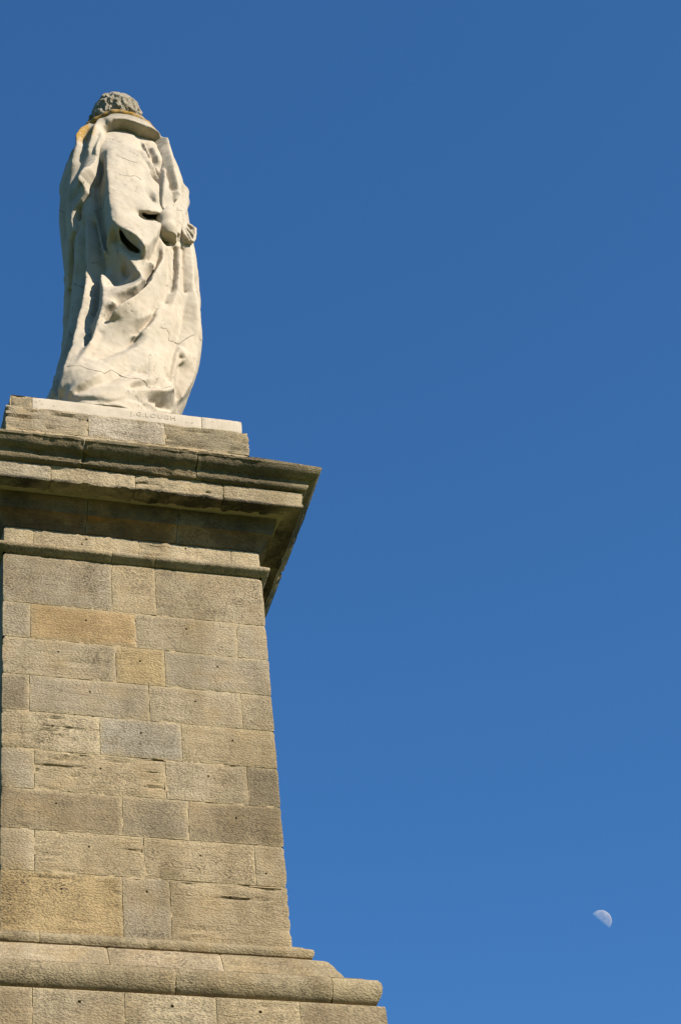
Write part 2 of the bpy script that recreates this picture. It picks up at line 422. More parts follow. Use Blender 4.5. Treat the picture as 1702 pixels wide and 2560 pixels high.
def box(name, x, y0, y1, z0, z1, mat, parent=None):
    V = [(sx*x, yy, zz) for zz in (z0, z1) for sx, yy in ((-1, y0), (1, y0), (1, y1), (-1, y1))]
    F = [(0, 1, 5, 4), (1, 2, 6, 5), (2, 3, 7, 6), (3, 0, 4, 7), (0, 3, 2, 1), (4, 5, 6, 7)]
    return mesh_obj(name, V, F, mat, parent, smooth=False)
# mortar heart that shows in the joints
def core():
    pr = [(8.3, .61), (11.70, .61), (11.72, .42), (12.03, .42), (12.04, .12), (12.40, .04), (12.55, -.035), (17.5, -.035), (17.53, -.04), (17.85, .09), (17.88, .24), (18.07, .24), (18.09, .24), (18.30, .24), (18.34, -.05), (18.95, -.05), (19.28, -.05)]
    V = []; F = []
    for z, p in pr:
        e = H+p; V += [(-e, -e, z), (e, -e, z), (e, e, z), (-e, e, z)]
    for i in range(len(pr)-1):
        for k in range(4): F.append((4*i+k, 4*i+(k+1) % 4, 4*i+4+(k+1) % 4, 4*i+4+k))
    k = 4*(len(pr)-1); F.append((k, k+1, k+2, k+3)); F.append((3, 2, 1, 0))
    mesh_obj('mortar', V, F, M_MORTAR, pedestal, smooth=False)
core()
def pointing():
    V = []; F = []
    for q in STRIPS:
        b = len(V); V += q
        F += [tuple(b+i for i in f) for f in ((4, 5, 6, 7), (3, 2, 1, 0), (0, 1, 5, 4), (1, 2, 6, 5), (2, 3, 7, 6), (3, 0, 4, 7))]
    o = mesh_obj('pointing', V, F, M_MORTAR, pedestal, smooth=False); o['kind'] = 'stuff'
pointing()
# broad foot steps down to the mound
for i in range(5):
    e = 2.3+.45*i; z1 = 8.3-.66*i
    o = box('step', e, -e, e, z1-.68 if i < 4 else 4.5, z1, M_SAND, pedestal); o.color = (*GTAN, .1)

# statue's own white base slabs
ZB = 19.505
slab = [(-.070, 19.290), (-.068, ZB)]
xs = (-1.074, .858)
WT = ((.30, .255, .165, .4), )
stone('base_slab', 0, -H, -1.074, slab, (.25, .205, .13), .4, .5, None, worn=.9, label='small weathered brown slab at the left end of the white base')
def dummy(): pass
for a, b, ca, cb in ((-1.074, .858, None, None), (.858, H, None, .6)):
    o = stone('base_slab', 0, a, b, slab, (.5, .5, .5), 0, ca, cb, worn=.35, mat=M_SLAB, depth=.5)
for side, a, b in ((1, -H+.6, H), (2, -H, H), (3, -H, H-.5)):
    stone('base_slab', side, a+.003, b, [(-.075, 19.290), (-.075, ZB)], (.5, .5, .5), 0, None, None, worn=.3, mat=M_SLAB, step=.1, depth=.3)
box('base_slab', H-.34, -(H-.34), H-.34, 19.29, ZB-.004, M_SLAB, pedestal)
def signature():
    cu = bpy.data.curves.new('signature', 'FONT'); cu.body = 'J.G.LOUGH'; cu.size = .088; cu.extrude = .004; cu.space_character = 1.25
    t = bpy.data.objects.new('signature', cu); COL.objects.link(t)
    dg = bpy.context.evaluated_depsgraph_get(); me = bpy.data.meshes.new_from_object(t.evaluated_get(dg)); bpy.data.objects.remove(t)
    me.materials.clear(); me.materials.append(M_INK); me.name = 'signature'
    o = bpy.data.objects.new('signature', me); link(o, pedestal)
    o.rotation_euler = (PI/2, 0, 0); o.location = (.035, -(H-.070)-.0015, 19.398)
    o['label'] = 'faint incised letters J.G.LOUGH'
signature()
# ------------------------------------------------------------------ moon
def moon():
    N = NT('moon_surface'); t = N.t
    out = t.nodes['Material Output']; t.nodes.remove(N.b)
    v = N.coords((.09, .09, .09)); n = N.noise(v, 1.6, 4, .5)
    c = N.ramp(n, [(.38, (.19, .145, .07)), (.6, (.29, .22, .10))])
    df = N.n('ShaderNodeBsdfDiffuse'); N.l(c, df.inputs[0]); df.inputs['Roughness'].default_value = 1.0
    tr = N.n('ShaderNodeBsdfTransparent'); ad = N.n('ShaderNodeAddShader'); N.l(df.outputs[0], ad.inputs[0]); N.l(tr.outputs[0], ad.inputs[1])
    geo = N.n('ShaderNodeNewGeometry'); mx = N.n('ShaderNodeMixShader')
    N.l(geo.outputs['Backfacing'], mx.inputs[0]); N.l(ad.outputs[0], mx.inputs[1]); N.l(tr.outputs[0], mx.inputs[2]); N.l(mx.outputs[0], out.inputs[0])
    bm = bmesh.new(); bmesh.ops.create_uvsphere(bm, u_segments=128, v_segments=64, radius=13.7)
    bmesh.ops.delete(bm, geom=[v for v in bm.verts if v.co.z < -.5], context='VERTS')      # the night side does not show through the bright air
    bmesh.ops.transform(bm, matrix=SUN.to_track_quat('Z', 'Y').to_matrix().to_4x4(), verts=bm.verts)
    me = bpy.data.meshes.new('moon'); bm.to_mesh(me); bm.free(); me.materials.append(N.m)
    me.polygons.foreach_set('use_smooth', [True]*len(me.polygons))
    o = bpy.data.objects.new('moon', me); link(o)
    o.location = CAM_POS + Vector((0.37245955, 0.78729773, 0.49136154))*3000
    o['label'] = 'pale half-lit daytime moon low in the clear blue sky'; o['category'] = 'moon'
moon()
# ------------------------------------------------------------------ statue: carved as distance fields, one field per part
SEC = [  # z, centre x, half width, centre y, half depth of the draped body
    (-.3, -.26, .58, -.26, 1.06), (0, -.26, .58, -.26, 1.06), (.3, -.19, .66, -.22, 1.03), (.8, -.01, .77, -.16, .95), (1.3, .155, .78, -.10, .87),
    (2.1, .33, .78, -.05, .80), (3.0, .43, .76, 0, .74), (4.0, .38, .77, 0, .68), (4.6, .35, .77, .02, .64),
    (5.3, .34, .74, .05, .59), (5.75, .34, .65, .08, .50), (6.05, .33, .50, .10, .40), (6.3, .32, .34, .12, .31), (6.6, .31, .20, .13, .2), (7.6, .31, .1, .13, .1)]
_sz = np.array([s[0] for s in SEC])
def sec(z):
    return [np.interp(z, _sz, np.array([s[k] for s in SEC])) for k in (1, 2, 3, 4)]
def body_sd(x, y, z):
    xc, a, yc, b = sec(z)
    u = (x-xc)/a; v = (y-yc)/b
    n = 2.5
    U = np.abs(u)+1e-6; W = np.abs(v)+1e-6
    r = (U**n+W**n)**(1/n)
    g = np.sqrt((U**(n-1)/a)**2+(W**(n-1)/b)**2)*r**(1-n)+1e-6
    return (r-1)/g*.95
def smin(a, b, k):
    if k <= 0: return np.minimum(a, b)
    h = np.maximum(k-np.abs(a-b), 0)/k
    return np.minimum(a, b)-h*h*k*.25
class Field:
    def __init__(s, lo, hi, h):
        s.lo = np.array(lo, float); s.h = h
        s.n = [int(math.ceil((hi[i]-lo[i])/h))+1 for i in range(3)]
        s.ax = [(s.lo[i]+h*np.arange(s.n[i])).astype(np.float32) for i in range(3)]
        s.f = np.full(s.n, 9.0, np.float32)
    def base(s):
        if not hasattr(s, 'd0'):
            s.d0 = body_sd(s.ax[0][:, None, None], s.ax[1][None, :, None], s.ax[2][None, None, :]).astype(np.float32)
        return s.d0
    def sub(s, lo, hi):
        sl = []
        for i in range(3):
            a = int(max(0, math.floor((lo[i]-s.lo[i])/s.h))); b = int(min(s.n[i], math.ceil((hi[i]-s.lo[i])/s.h)+1))
            if b <= a: return None
            sl.append(slice(a, b))
        return tuple(sl)
    def xyz(s, sl): return s.ax[0][sl[0]][:, None, None], s.ax[1][sl[1]][None, :, None], s.ax[2][sl[2]][None, None, :]
    def comb(s, sl, d, k, sign):
        f = s.f[sl]
        s.f[sl] = smin(f, d, k) if sign > 0 else -smin(-f, d, k)
    def tube(s, P, k=.04, sign=1):
        P = np.array(P, float)
        for i in range(len(P)-1):
            a, b = P[i], P[i+1]; m = max(a[3], b[3])+k+2*s.h
            sl = s.sub(np.minimum(a, b)[:3]-m, np.maximum(a, b)[:3]+m)
            if sl is None: continue
            x, y, z = s.xyz(sl); ab = b[:3]-a[:3]; L = ab@ab+1e-9
            t = np.clip(((x-a[0])*ab[0]+(y-a[1])*ab[1]+(z-a[2])*ab[2])/L, 0, 1)
            d = np.sqrt((x-a[0]-t*ab[0])**2+(y-a[1]-t*ab[1])**2+(z-a[2]-t*ab[2])**2)-(a[3]+t*(b[3]-a[3]))
            s.comb(sl, d.astype(np.float32), k, sign)
    def ell(s, c, r, k=.04, sign=1):
        c = np.array(c); r = np.array(r); m = k+2*s.h
        sl = s.sub(c-r-m, c+r+m)
        if sl is None: return
        x, y, z = s.xyz(sl); u, v, q = (x-c[0])/r[0], (y-c[1])/r[1], (z-c[2])/r[2]
        l = np.sqrt(u*u+v*v+q*q)+1e-6; g = np.sqrt((u/r[0])**2+(v/r[1])**2+(q/r[2])**2)/l+1e-6
        s.comb(sl, ((l-1)/g).astype(np.float32), k, sign)
    def plate(s, P, k=.02, sign=1, rnd=.015, inner=None, ymax=.15):
        """slab lying on the body: outline P = (x, z, height above the body); sign -1 carves a pocket down to `inner`"""
        P = np.array(P, float); m = k+.06
        if len(P[0]) == 3: pass
        sl = s.sub((P[:, 0].min()-m, -9, P[:, 1].min()-m), (P[:, 0].max()+m, ymax, P[:, 1].max()+m))
        x = s.ax[0][sl[0]][:, None]; z = s.ax[2][sl[2]][None, :]
        d = np.full((x.shape[0], z.shape[1]), 1e9); sg = np.ones_like(d)
        W = np.zeros_like(d); O = np.zeros_like(d)
        n = len(P)
        for i in range(n):
            ax_, az, ao = P[i]; bx, bz, bo = P[(i+1) % n]
            ex, ez = bx-ax_, bz-az; wx, wz = x-ax_, z-az
            t = np.clip((wx*ex+wz*ez)/(ex*ex+ez*ez+1e-9), 0, 1)
            q = (wx-ex*t)**2+(wz-ez*t)**2; d = np.minimum(d, q)
            c = ((az > z) != (bz > z)) & (x < ex*(z-az)/(ez if abs(ez) > 1e-9 else 1e-9)+ax_)
            sg = np.where(c, -sg, sg)
            L = math.hypot(ex, ez); wt = L/(q+.002); W += wt; O += wt*(ao+t*(bo-ao))
        d = np.sqrt(d)*sg; O = O/W
        d0 = s.base()[sl]
        if sign > 0:
            A = np.broadcast_to(d[:, None, :], d0.shape); B = d0-O[:, None, :]
            if inner is not None: B = np.maximum(B, (O[:, None, :]-inner)-d0)
        else:
            A = np.broadcast_to(d[:, None, :], d0.shape); B = O[:, None, :]-d0     # everything outside the floor O
        q = -smin(-A, -B, rnd)
        s.comb(sl, q.astype(np.float32), k, sign)
    def shell(s, zmin):
        s.f = s.base().copy()
    def mesh(s, smooth=1):
        f = s.f.copy()
        f[0] = f[-1] = 1; f[:, 0] = f[:, -1] = 1; f[:, :, 0] = f[:, :, -1] = 1
        ins = f < 0
        nx, ny, nz = s.n
        c = np.zeros((nx-1, ny-1, nz-1), np.int8)
        for i in (0, 1):
            for j in (0, 1):
                for k in (0, 1): c += ins[i:nx-1+i, j:ny-1+j, k:nz-1+k]
        act = (c > 0) & (c < 8); idx = np.full(c.shape, -1, np.int64); I = np.argwhere(act); idx[act] = np.arange(len(I))
        acc = np.zeros((len(I), 3)); cnt = np.zeros(len(I))
        cor = [(i, j, k) for i in (0, 1) for j in (0, 1) for k in (0, 1)]
        val = {q: f[I[:, 0]+q[0], I[:, 1]+q[1], I[:, 2]+q[2]] for q in cor}
        for p in cor:
            for a in range(3):
                if p[a] == 0:
                    q = list(p); q[a] = 1; q = tuple(q); v0, v1 = val[p], val[q]
                    m = (v0 < 0) != (v1 < 0); t = np.where(m, v0/(v0-v1+1e-12*(v0 == v1)), 0)
                    pos = np.zeros((len(I), 3)); pos[:] = p; pos[:, a] += t
                    acc[m] += pos[m]; cnt[m] += 1
        V = (I+acc/np.maximum(cnt, 1)[:, None])*s.h+s.lo
        F = []
        for a in range(3):
            b, d = (a+1) % 3, (a+2) % 3
            s0 = [slice(1, -1)]*3; s1 = [slice(1, -1)]*3; s0[a] = slice(0, -1); s1[a] = slice(1, None)
            A = ins[tuple(s0)]; B = ins[tuple(s1)]
            E = np.argwhere(A != B); fl = A[tuple(E.T)]
            base = E.copy(); base[:, b] += 1; base[:, d] += 1
            def cell(db, dd):
                q = base.copy(); q[:, b] -= db; q[:, d] -= dd; return idx[q[:, 0], q[:, 1], q[:, 2]]
            Q = np.stack([cell(1, 1), cell(0, 1), cell(0, 0), cell(1, 0)], 1)
            Q[~fl] = Q[~fl][:, ::-1]; F.append(Q)
        F = np.concatenate(F); F = F[(F >= 0).all(1)]
        for _ in range(smooth):
            S = np.zeros_like(V); K = np.zeros(len(V))
            for i in range(4):
                u, v = F[:, i], F[:, (i+1) % 4]
                for ax_ in range(3):
                    S[:, ax_] += np.bincount(u, V[v, ax_], len(V))+np.bincount(v, V[u, ax_], len(V))
                K += np.bincount(u, minlength=len(V))+np.bincount(v, minlength=len(V))
            V = V*.5+.5*S/np.maximum(K, 1)[:, None]
        return V, F
def field_obj(name, fld, mat, parent, smooth=1, crust=None, lichen=None):
    V, F = fld.mesh(smooth)
    me = bpy.data.meshes.new(name); me.vertices.add(len(V)); me.vertices.foreach_set('co', V.astype(np.float32).ravel())
    me.loops.add(F.size); me.loops.foreach_set('vertex_index', F.ravel().astype(np.int32))
    me.polygons.add(len(F)); me.polygons.foreach_set('loop_start', np.arange(0, F.size, 4, dtype=np.int32))
    me.update(calc_edges=True); me.validate(); me.materials.append(mat)
    me.polygons.foreach_set('use_smooth', np.ones(len(F), bool))
    for nm, fn in (('crust', crust), ('lichen', lichen)):
        if fn is not None:
            at = me.attributes.new(nm, 'FLOAT', 'POINT'); at.data.foreach_set('value', np.clip(fn(V), 0, 1).astype(np.float32))
    o = bpy.data.objects.new(name, me)
    return link(o, parent)
def vnoise(X, Y, Z, seed):
    """smooth lattice noise in -1..1 on broadcastable arrays"""
    r = np.random.RandomState(seed).uniform(-1, 1, (32, 32, 32)).astype(np.float32)
    def sp(t):
        i = np.floor(t).astype(np.int64); f = (t-i).astype(np.float32); return i % 32, (i+1) % 32, f*f*(3-2*f)
    a, a1, u = sp(X); b, b1, v = sp(Y); c, c1, w_ = sp(Z)
    L = lambda p, q, t: p+(q-p)*t
    return L(L(L(r[a, b, c], r[a1, b, c], u), L(r[a, b1, c], r[a1, b1, c], u), v), L(L(r[a, b, c1], r[a1, b, c1], u), L(r[a, b1, c1], r[a1, b1, c1], u), v), w_)
class Drape:
    """height of carved cloth over the body, on a grid of (angle round the body, z); lines = crests and hollows"""
    NP, NZ, PM, Z0, Z1 = 420, 560, math.radians(118), -.12, 6.9
    def __init__(s, lines):
        NP, NZ = s.NP, s.NZ
        S = np.zeros((NP, NZ)); K = np.zeros((NP, NZ))
        for L in lines:
            for (a, z0, h0), (b, z1, h1) in zip(L, L[1:]):
                n = int(max(abs(b-a)/(2*s.PM)*NP, abs(z1-z0)/(s.Z1-s.Z0)*NZ)*1.5)+2
                t = np.linspace(0, 1, n)
                i = np.clip(np.round((a+(b-a)*t+s.PM)/(2*s.PM)*(NP-1)).astype(int), 0, NP-1)
                j = np.clip(np.round((z0+(z1-z0)*t-s.Z0)/(s.Z1-s.Z0)*(NZ-1)).astype(int), 0, NZ-1)
                np.add.at(S, (i, j), h0+(h1-h0)*t); np.add.at(K, (i, j), 1)
        pyr = [(S, K)]
        while min(pyr[-1][0].shape) > 12:
            A, B = pyr[-1]; a = A.shape[0]//2*2; b = A.shape[1]//2*2
            f = lambda M: M[:a, :b].reshape(a//2, 2, b//2, 2).sum((1, 3))
            # average first, so that no line outweighs another
            pyr.append((f(A), f(B)))
        H = None
        for A, B in pyr[::-1]:
            m = B > 0; val = np.where(m, A/np.maximum(B, 1), 0)
            if H is None: H = np.full(A.shape, val[m].mean() if m.any() else 0.0)
            else:
                ii = np.minimum(np.arange(A.shape[0])//2, H.shape[0]-1); jj = np.minimum(np.arange(A.shape[1])//2, H.shape[1]-1)
                H = H[ii][:, jj]
            for _ in range(90):
                H = np.where(m, val, H); P = np.pad(H, 1, 'edge')
                H = .25*(P[2:, 1:-1]+P[:-2, 1:-1]+P[1:-1, 2:]+P[1:-1, :-2])
            H = np.where(m, val, H)
        for _ in range(3):
            P = np.pad(H, 1, 'edge'); H = .5*H+.125*(P[2:, 1:-1]+P[:-2, 1:-1]+P[1:-1, 2:]+P[1:-1, :-2])
        s.H = H
    def mask(s, poly, drop):
        """keep the cloth inside the outline (angle, z); outside it falls to `drop` below the body"""
        p = np.linspace(-s.PM, s.PM, s.NP)[:, None]; z = np.linspace(s.Z0, s.Z1, s.NZ)[None, :]
        ins = np.zeros((s.NP, s.NZ), bool)
        for i in range(len(poly)):
            (ax_, az), (bx, bz) = poly[i], poly[(i+1) % len(poly)]
            c = ((az > z) != (bz > z)) & (p < (bx-ax_)*(z-az)/(bz-az if abs(bz-az) > 1e-9 else 1e-9)+ax_)
            ins ^= c
        s.H = np.where(ins, s.H, drop)
        for _ in range(3):
            P = np.pad(s.H, 1, 'edge'); s.H = .4*s.H+.15*(P[2:, 1:-1]+P[:-2, 1:-1]+P[1:-1, 2:]+P[1:-1, :-2])
    def sample(s, F):
        x = F.ax[0][:, None, None]; y = F.ax[1][None, :, None]; z = F.ax[2][None, None, :]
        xc, a, yc, b = [q.astype(np.float32) for q in sec(F.ax[2])]
        phi = np.arctan2((x-xc)/a, -(y-yc)/b)
        u = (phi+s.PM)/(2*s.PM)*(s.NP-1); v = np.clip((F.ax[2]-s.Z0)/(s.Z1-s.Z0)*(s.NZ-1), 0, s.NZ-1.001)
        fade = np.clip((s.PM-np.abs(phi))/.2, 0, 1)
        u = np.clip(u, 0, s.NP-1.001); i = u.astype(np.int32); fu = (u-i).astype(np.float32)
        j = np.broadcast_to(v.astype(np.int32)[None, None, :], i.shape); fv = (v-v.astype(np.int32))[None, None, :]
        H = s.H.astype(np.float32)
        q = (H[i, j]*(1-fu)+H[i+1, j]*fu)*(1-fv)+(H[i, j+1]*(1-fu)+H[i+1, j+1]*fu)*fv
        dp = 2*s.PM/(s.NP-1)*.85; dz = (s.Z1-s.Z0)/(s.NZ-1)
        ga, gb = np.gradient(s.H, dp, dz); G = np.sqrt(1+ga*ga+gb*gb).astype(np.float32)
        return q*fade, fade, G[i, j]
STATUE_OPS = [
    ('tube', 'robe', [(0.06,-1.043,3.324,0.012),(0.066,-1.051,3.205,0.026),(0.095,-1.063,3.081,0.038),(0.18,-1.083,2.943,0.043),(0.265,-1.093,2.873,0.034),(0.296,-1.095,2.86,0.018)], .008, -1),
    ('tube', 'robe', [(0.069,-1.004,3.368,0.012),(0.075,-1.011,3.249,0.026),(0.104,-1.023,3.125,0.038),(0.189,-1.043,2.987,0.043),(0.274,-1.053,2.917,0.034),(0.306,-1.055,2.904,0.018)], .008, -1),
    ('tube', 'robe', [(0.078,-0.964,3.413,0.012),(0.084,-0.972,3.294,0.026),(0.113,-0.984,3.169,0.038),(0.198,-1.003,3.031,0.043),(0.283,-1.013,2.961,0.034),(0.315,-1.015,2.947,0.018)], .008, -1),
    ('tube', 'robe', [(0.087,-0.925,3.457,0.012),(0.093,-0.932,3.338,0.026),(0.122,-0.944,3.213,0.038),(0.208,-0.963,3.075,0.043),(0.293,-0.974,3.005,0.034),(0.324,-0.976,2.991,0.018)], .008, -1),
    ('tube', 'robe', [(0.096,-0.886,3.501,0.012),(0.102,-0.893,3.382,0.026),(0.131,-0.904,3.257,0.038),(0.217,-0.924,3.119,0.043),(0.302,-0.934,3.049,0.034),(0.334,-0.936,3.035,0.018)], .008, -1),
    ('tube', 'robe', [(0.105,-0.846,3.546,0.012),(0.11,-0.853,3.426,0.026),(0.14,-0.865,3.301,0.038),(0.226,-0.884,3.163,0.043),(0.311,-0.894,3.093,0.034),(0.343,-0.896,3.079,0.018)], .008, -1),
    ('tube', 'robe', [(0.113,-0.807,3.59,0.012),(0.119,-0.813,3.471,0.026),(0.149,-0.825,3.346,0.038),(0.235,-0.844,3.207,0.043),(0.321,-0.854,3.136,0.034),(0.353,-0.856,3.123,0.018)], .008, -1),
    ('tube', 'robe', [(0.122,-0.767,3.635,0.012),(0.128,-0.774,3.515,0.026),(0.158,-0.785,3.39,0.038),(0.244,-0.804,3.251,0.043),(0.33,-0.815,3.18,0.034),(0.362,-0.816,3.167,0.018)], .008, -1),
    ('tube', 'robe', [(0.131,-0.728,3.679,0.012),(0.137,-0.734,3.559,0.026),(0.166,-0.746,3.434,0.038),(0.253,-0.765,3.295,0.043),(0.339,-0.775,3.224,0.034),(0.371,-0.777,3.211,0.018)], .008, -1),
    ('tube', 'robe', [(0.14,-0.688,3.723,0.012),(0.146,-0.695,3.603,0.026),(0.175,-0.706,3.478,0.038),(0.262,-0.725,3.339,0.043),(0.349,-0.735,3.268,0.034),(0.381,-0.737,3.255,0.018)], .008, -1),
    ('tube', 'robe', [(0.149,-0.649,3.768,0.012),(0.155,-0.655,3.648,0.026),(0.184,-0.666,3.522,0.038),(0.272,-0.685,3.383,0.043),(0.358,-0.695,3.312,0.034),(0.39,-0.697,3.299,0.018)], .008, -1),
    ('tube', 'robe', [(0.363,-0.909,3.789,0.014),(0.399,-0.91,3.758,0.028),(0.45,-0.911,3.732,0.034),(0.589,-0.896,3.77,0.038)], .008, -1),
    ('tube', 'robe', [(0.371,-0.876,3.826,0.014),(0.407,-0.878,3.795,0.028),(0.458,-0.878,3.769,0.034),(0.597,-0.864,3.807,0.038)], .008, -1),
    ('tube', 'robe', [(0.378,-0.844,3.863,0.014),(0.415,-0.845,3.832,0.028),(0.466,-0.846,3.806,0.034),(0.605,-0.831,3.845,0.038)], .008, -1),
    ('tube', 'robe', [(0.386,-0.811,3.9,0.014),(0.422,-0.813,3.87,0.028),(0.473,-0.813,3.843,0.034),(0.613,-0.799,3.882,0.038)], .008, -1),
    ('tube', 'robe', [(0.394,-0.778,3.937,0.014),(0.43,-0.78,3.907,0.028),(0.481,-0.781,3.88,0.034),(0.621,-0.766,3.919,0.038)], .008, -1),
    ('tube', 'robe', [(0.403,-0.739,3.982,0.014),(0.439,-0.741,3.951,0.028),(0.491,-0.741,3.925,0.034),(0.631,-0.727,3.963,0.038)], .008, -1),
    ('tube', 'robe', [(0.412,-0.7,4.027,0.014),(0.449,-0.702,3.996,0.028),(0.5,-0.702,3.969,0.034),(0.641,-0.688,4.008,0.038)], .008, -1),
    ('tube', 'robe', [(0.422,-0.661,4.071,0.014),(0.458,-0.663,4.04,0.028),(0.51,-0.663,4.014,0.034),(0.651,-0.649,4.052,0.038)], .008, -1),
    ('tube', 'robe', [(0.431,-0.622,4.116,0.014),(0.468,-0.624,4.085,0.028),(0.519,-0.624,4.058,0.034),(0.66,-0.61,4.097,0.038)], .008, -1),
    ('tube', 'robe', [(-0.378,-0.763,3.95,0.03),(-0.383,-0.74,3.868,0.03),(-0.385,-0.738,3.704,0.03)], .008, -1),
    ('tube', 'robe', [(-0.371,-0.73,3.987,0.03),(-0.376,-0.707,3.905,0.03),(-0.378,-0.705,3.741,0.03)], .008, -1),
    ('tube', 'robe', [(-0.365,-0.698,4.024,0.03),(-0.37,-0.674,3.942,0.03),(-0.372,-0.672,3.778,0.03)], .008, -1),
    ('tube', 'robe', [(-0.358,-0.665,4.061,0.03),(-0.364,-0.641,3.98,0.03),(-0.365,-0.639,3.815,0.03)], .008, -1),
    ('tube', 'robe', [(-0.352,-0.632,4.099,0.03),(-0.357,-0.609,4.017,0.03),(-0.359,-0.607,3.852,0.03)], .008, -1),
    ('tube', 'robe', [(-0.345,-0.6,4.136,0.03),(-0.351,-0.576,4.054,0.03),(-0.352,-0.574,3.889,0.03)], .008, -1),
    ('tube', 'robe', [(-0.339,-0.567,4.173,0.03),(-0.344,-0.543,4.091,0.03),(-0.346,-0.541,3.926,0.03)], .008, -1),
    ('tube', 'robe', [(-0.333,-0.534,4.211,0.03),(-0.338,-0.51,4.129,0.03),(-0.34,-0.508,3.963,0.03)], .008, -1),
    ('tube', 'robe', [(-0.326,-0.502,4.248,0.03),(-0.331,-0.478,4.166,0.03),(-0.333,-0.475,4,0.03)], .008, -1),
    ('tube', 'robe', [(-0.32,-0.469,4.285,0.03),(-0.325,-0.445,4.203,0.03),(-0.327,-0.442,4.038,0.03)], .008, -1),
    ('tube', 'robe', [(-0.313,-0.436,4.323,0.03),(-0.318,-0.412,4.24,0.03),(-0.32,-0.409,4.075,0.03)], .008, -1),
    ('tube', 'robe', [(-0.307,-0.404,4.36,0.03),(-0.312,-0.379,4.277,0.03),(-0.314,-0.376,4.112,0.03)], .008, -1),
    ('tube', 'robe', [(-0.3,-0.371,4.397,0.03),(-0.306,-0.347,4.315,0.03),(-0.307,-0.343,4.149,0.03)], .008, -1),
    ('tube', 'cape', [(0.984,-0.489,4.882,0.022),(0.93,-0.576,4.568,0.022),(0.857,-0.656,4.278,0.022)], .008, -1),
    ('tube', 'cape', [(0.989,-0.47,4.904,0.022),(0.936,-0.557,4.59,0.022),(0.862,-0.637,4.3,0.022)], .008, -1),
    ('tube', 'cape', [(0.994,-0.45,4.927,0.022),(0.941,-0.538,4.613,0.022),(0.867,-0.617,4.322,0.022)], .008, -1),
    ('tube', 'cape', [(0.999,-0.431,4.949,0.022),(0.946,-0.519,4.635,0.022),(0.872,-0.598,4.345,0.022)], .008, -1),
    ('tube', 'robe', [(0.635,-0.899,3.468,0.03),(0.65,-0.905,3.346,0.042),(0.676,-0.905,3.271,0.03)], .008, -1),
    ('tube', 'robe', [(0.643,-0.866,3.505,0.03),(0.658,-0.872,3.382,0.042),(0.684,-0.872,3.308,0.03)], .008, -1),
    ('tube', 'robe', [(0.652,-0.833,3.541,0.03),(0.667,-0.839,3.419,0.042),(0.693,-0.839,3.344,0.03)], .008, -1),
    ('tube', 'robe', [(0.66,-0.801,3.578,0.03),(0.675,-0.806,3.456,0.042),(0.701,-0.806,3.381,0.03)], .008, -1),
    ('tube', 'robe', [(0.668,-0.768,3.615,0.03),(0.683,-0.773,3.493,0.042),(0.709,-0.773,3.418,0.03)], .008, -1),
    ('tube', 'robe', [(0.678,-0.729,3.659,0.03),(0.693,-0.734,3.537,0.042),(0.719,-0.733,3.462,0.03)], .008, -1),
    ('tube', 'cape', [(-0.404,-0.924,4.131,0.036),(-0.418,-0.911,4.142,0.036)], .008, -1),
    ('tube', 'cape', [(-0.398,-0.891,4.169,0.036),(-0.412,-0.879,4.18,0.036)], .008, -1),
    ('tube', 'cape', [(-0.392,-0.859,4.206,0.036),(-0.406,-0.846,4.218,0.036)], .008, -1),
    ('tube', 'cape', [(-0.385,-0.827,4.244,0.036),(-0.399,-0.814,4.255,0.036)], .008, -1),
    ('tube', 'cape', [(-0.379,-0.794,4.281,0.036),(-0.393,-0.781,4.293,0.036)], .008, -1),
    ('tube', 'cape', [(-0.372,-0.762,4.319,0.036),(-0.386,-0.749,4.33,0.036)], .008, -1),
    ('tube', 'cape', [(-0.366,-0.73,4.356,0.036),(-0.38,-0.717,4.368,0.036)], .008, -1),
    ('tube', 'cape', [(-0.36,-0.697,4.394,0.036),(-0.374,-0.684,4.405,0.036)], .008, -1),
    ('tube', 'cape', [(-0.353,-0.665,4.432,0.036),(-0.367,-0.652,4.443,0.036)], .008, -1),
    ('tube', 'cape', [(-0.347,-0.632,4.469,0.036),(-0.361,-0.62,4.481,0.036)], .008, -1),
    ('tube', 'cape', [(-0.34,-0.6,4.507,0.036),(-0.355,-0.587,4.518,0.036)], .008, -1),
    ('tube', 'cape', [(-0.334,-0.568,4.544,0.036),(-0.348,-0.555,4.556,0.036)], .008, -1),
    ('tube', 'cape', [(-0.328,-0.535,4.582,0.036),(-0.342,-0.522,4.593,0.036)], .008, -1),
    ('tube', 'robe', [(0.805,-0.717,3.427,0.022),(0.777,-0.754,3.044,0.022),(0.738,-0.795,2.703,0.022),(0.701,-0.822,2.526,0.022)], .008, -1),
    ('tube', 'robe', [(0.81,-0.698,3.449,0.022),(0.782,-0.734,3.065,0.022),(0.743,-0.775,2.725,0.022),(0.706,-0.802,2.547,0.022)], .008, -1),
    ('tube', 'robe', [(0.92,-0.669,3.501,0.024),(0.901,-0.709,3.114,0.024),(0.892,-0.738,2.763,0.024),(0.889,-0.747,2.637,0.024)], .008, -1),
    ('tube', 'robe', [(0.926,-0.649,3.523,0.024),(0.906,-0.689,3.136,0.024),(0.897,-0.718,2.784,0.024),(0.894,-0.727,2.659,0.024)], .008, -1),
    ('tube', 'robe', [(-0.291,-0.505,3.84,0.02),(-0.29,-0.484,3.267,0.02),(-0.311,-0.485,2.825,0.02)], .008, -1),
    ('tube', 'robe', [(-0.287,-0.486,3.862,0.02),(-0.286,-0.464,3.289,0.02),(-0.307,-0.464,2.846,0.02)], .008, -1),
    ('tube', 'cape', [(-0.417,-0.29,5.107,0.025),(-0.455,-0.243,4.709,0.025),(-0.463,-0.178,4.281,0.025),(-0.449,-0.168,3.958,0.025)], .008, -1),
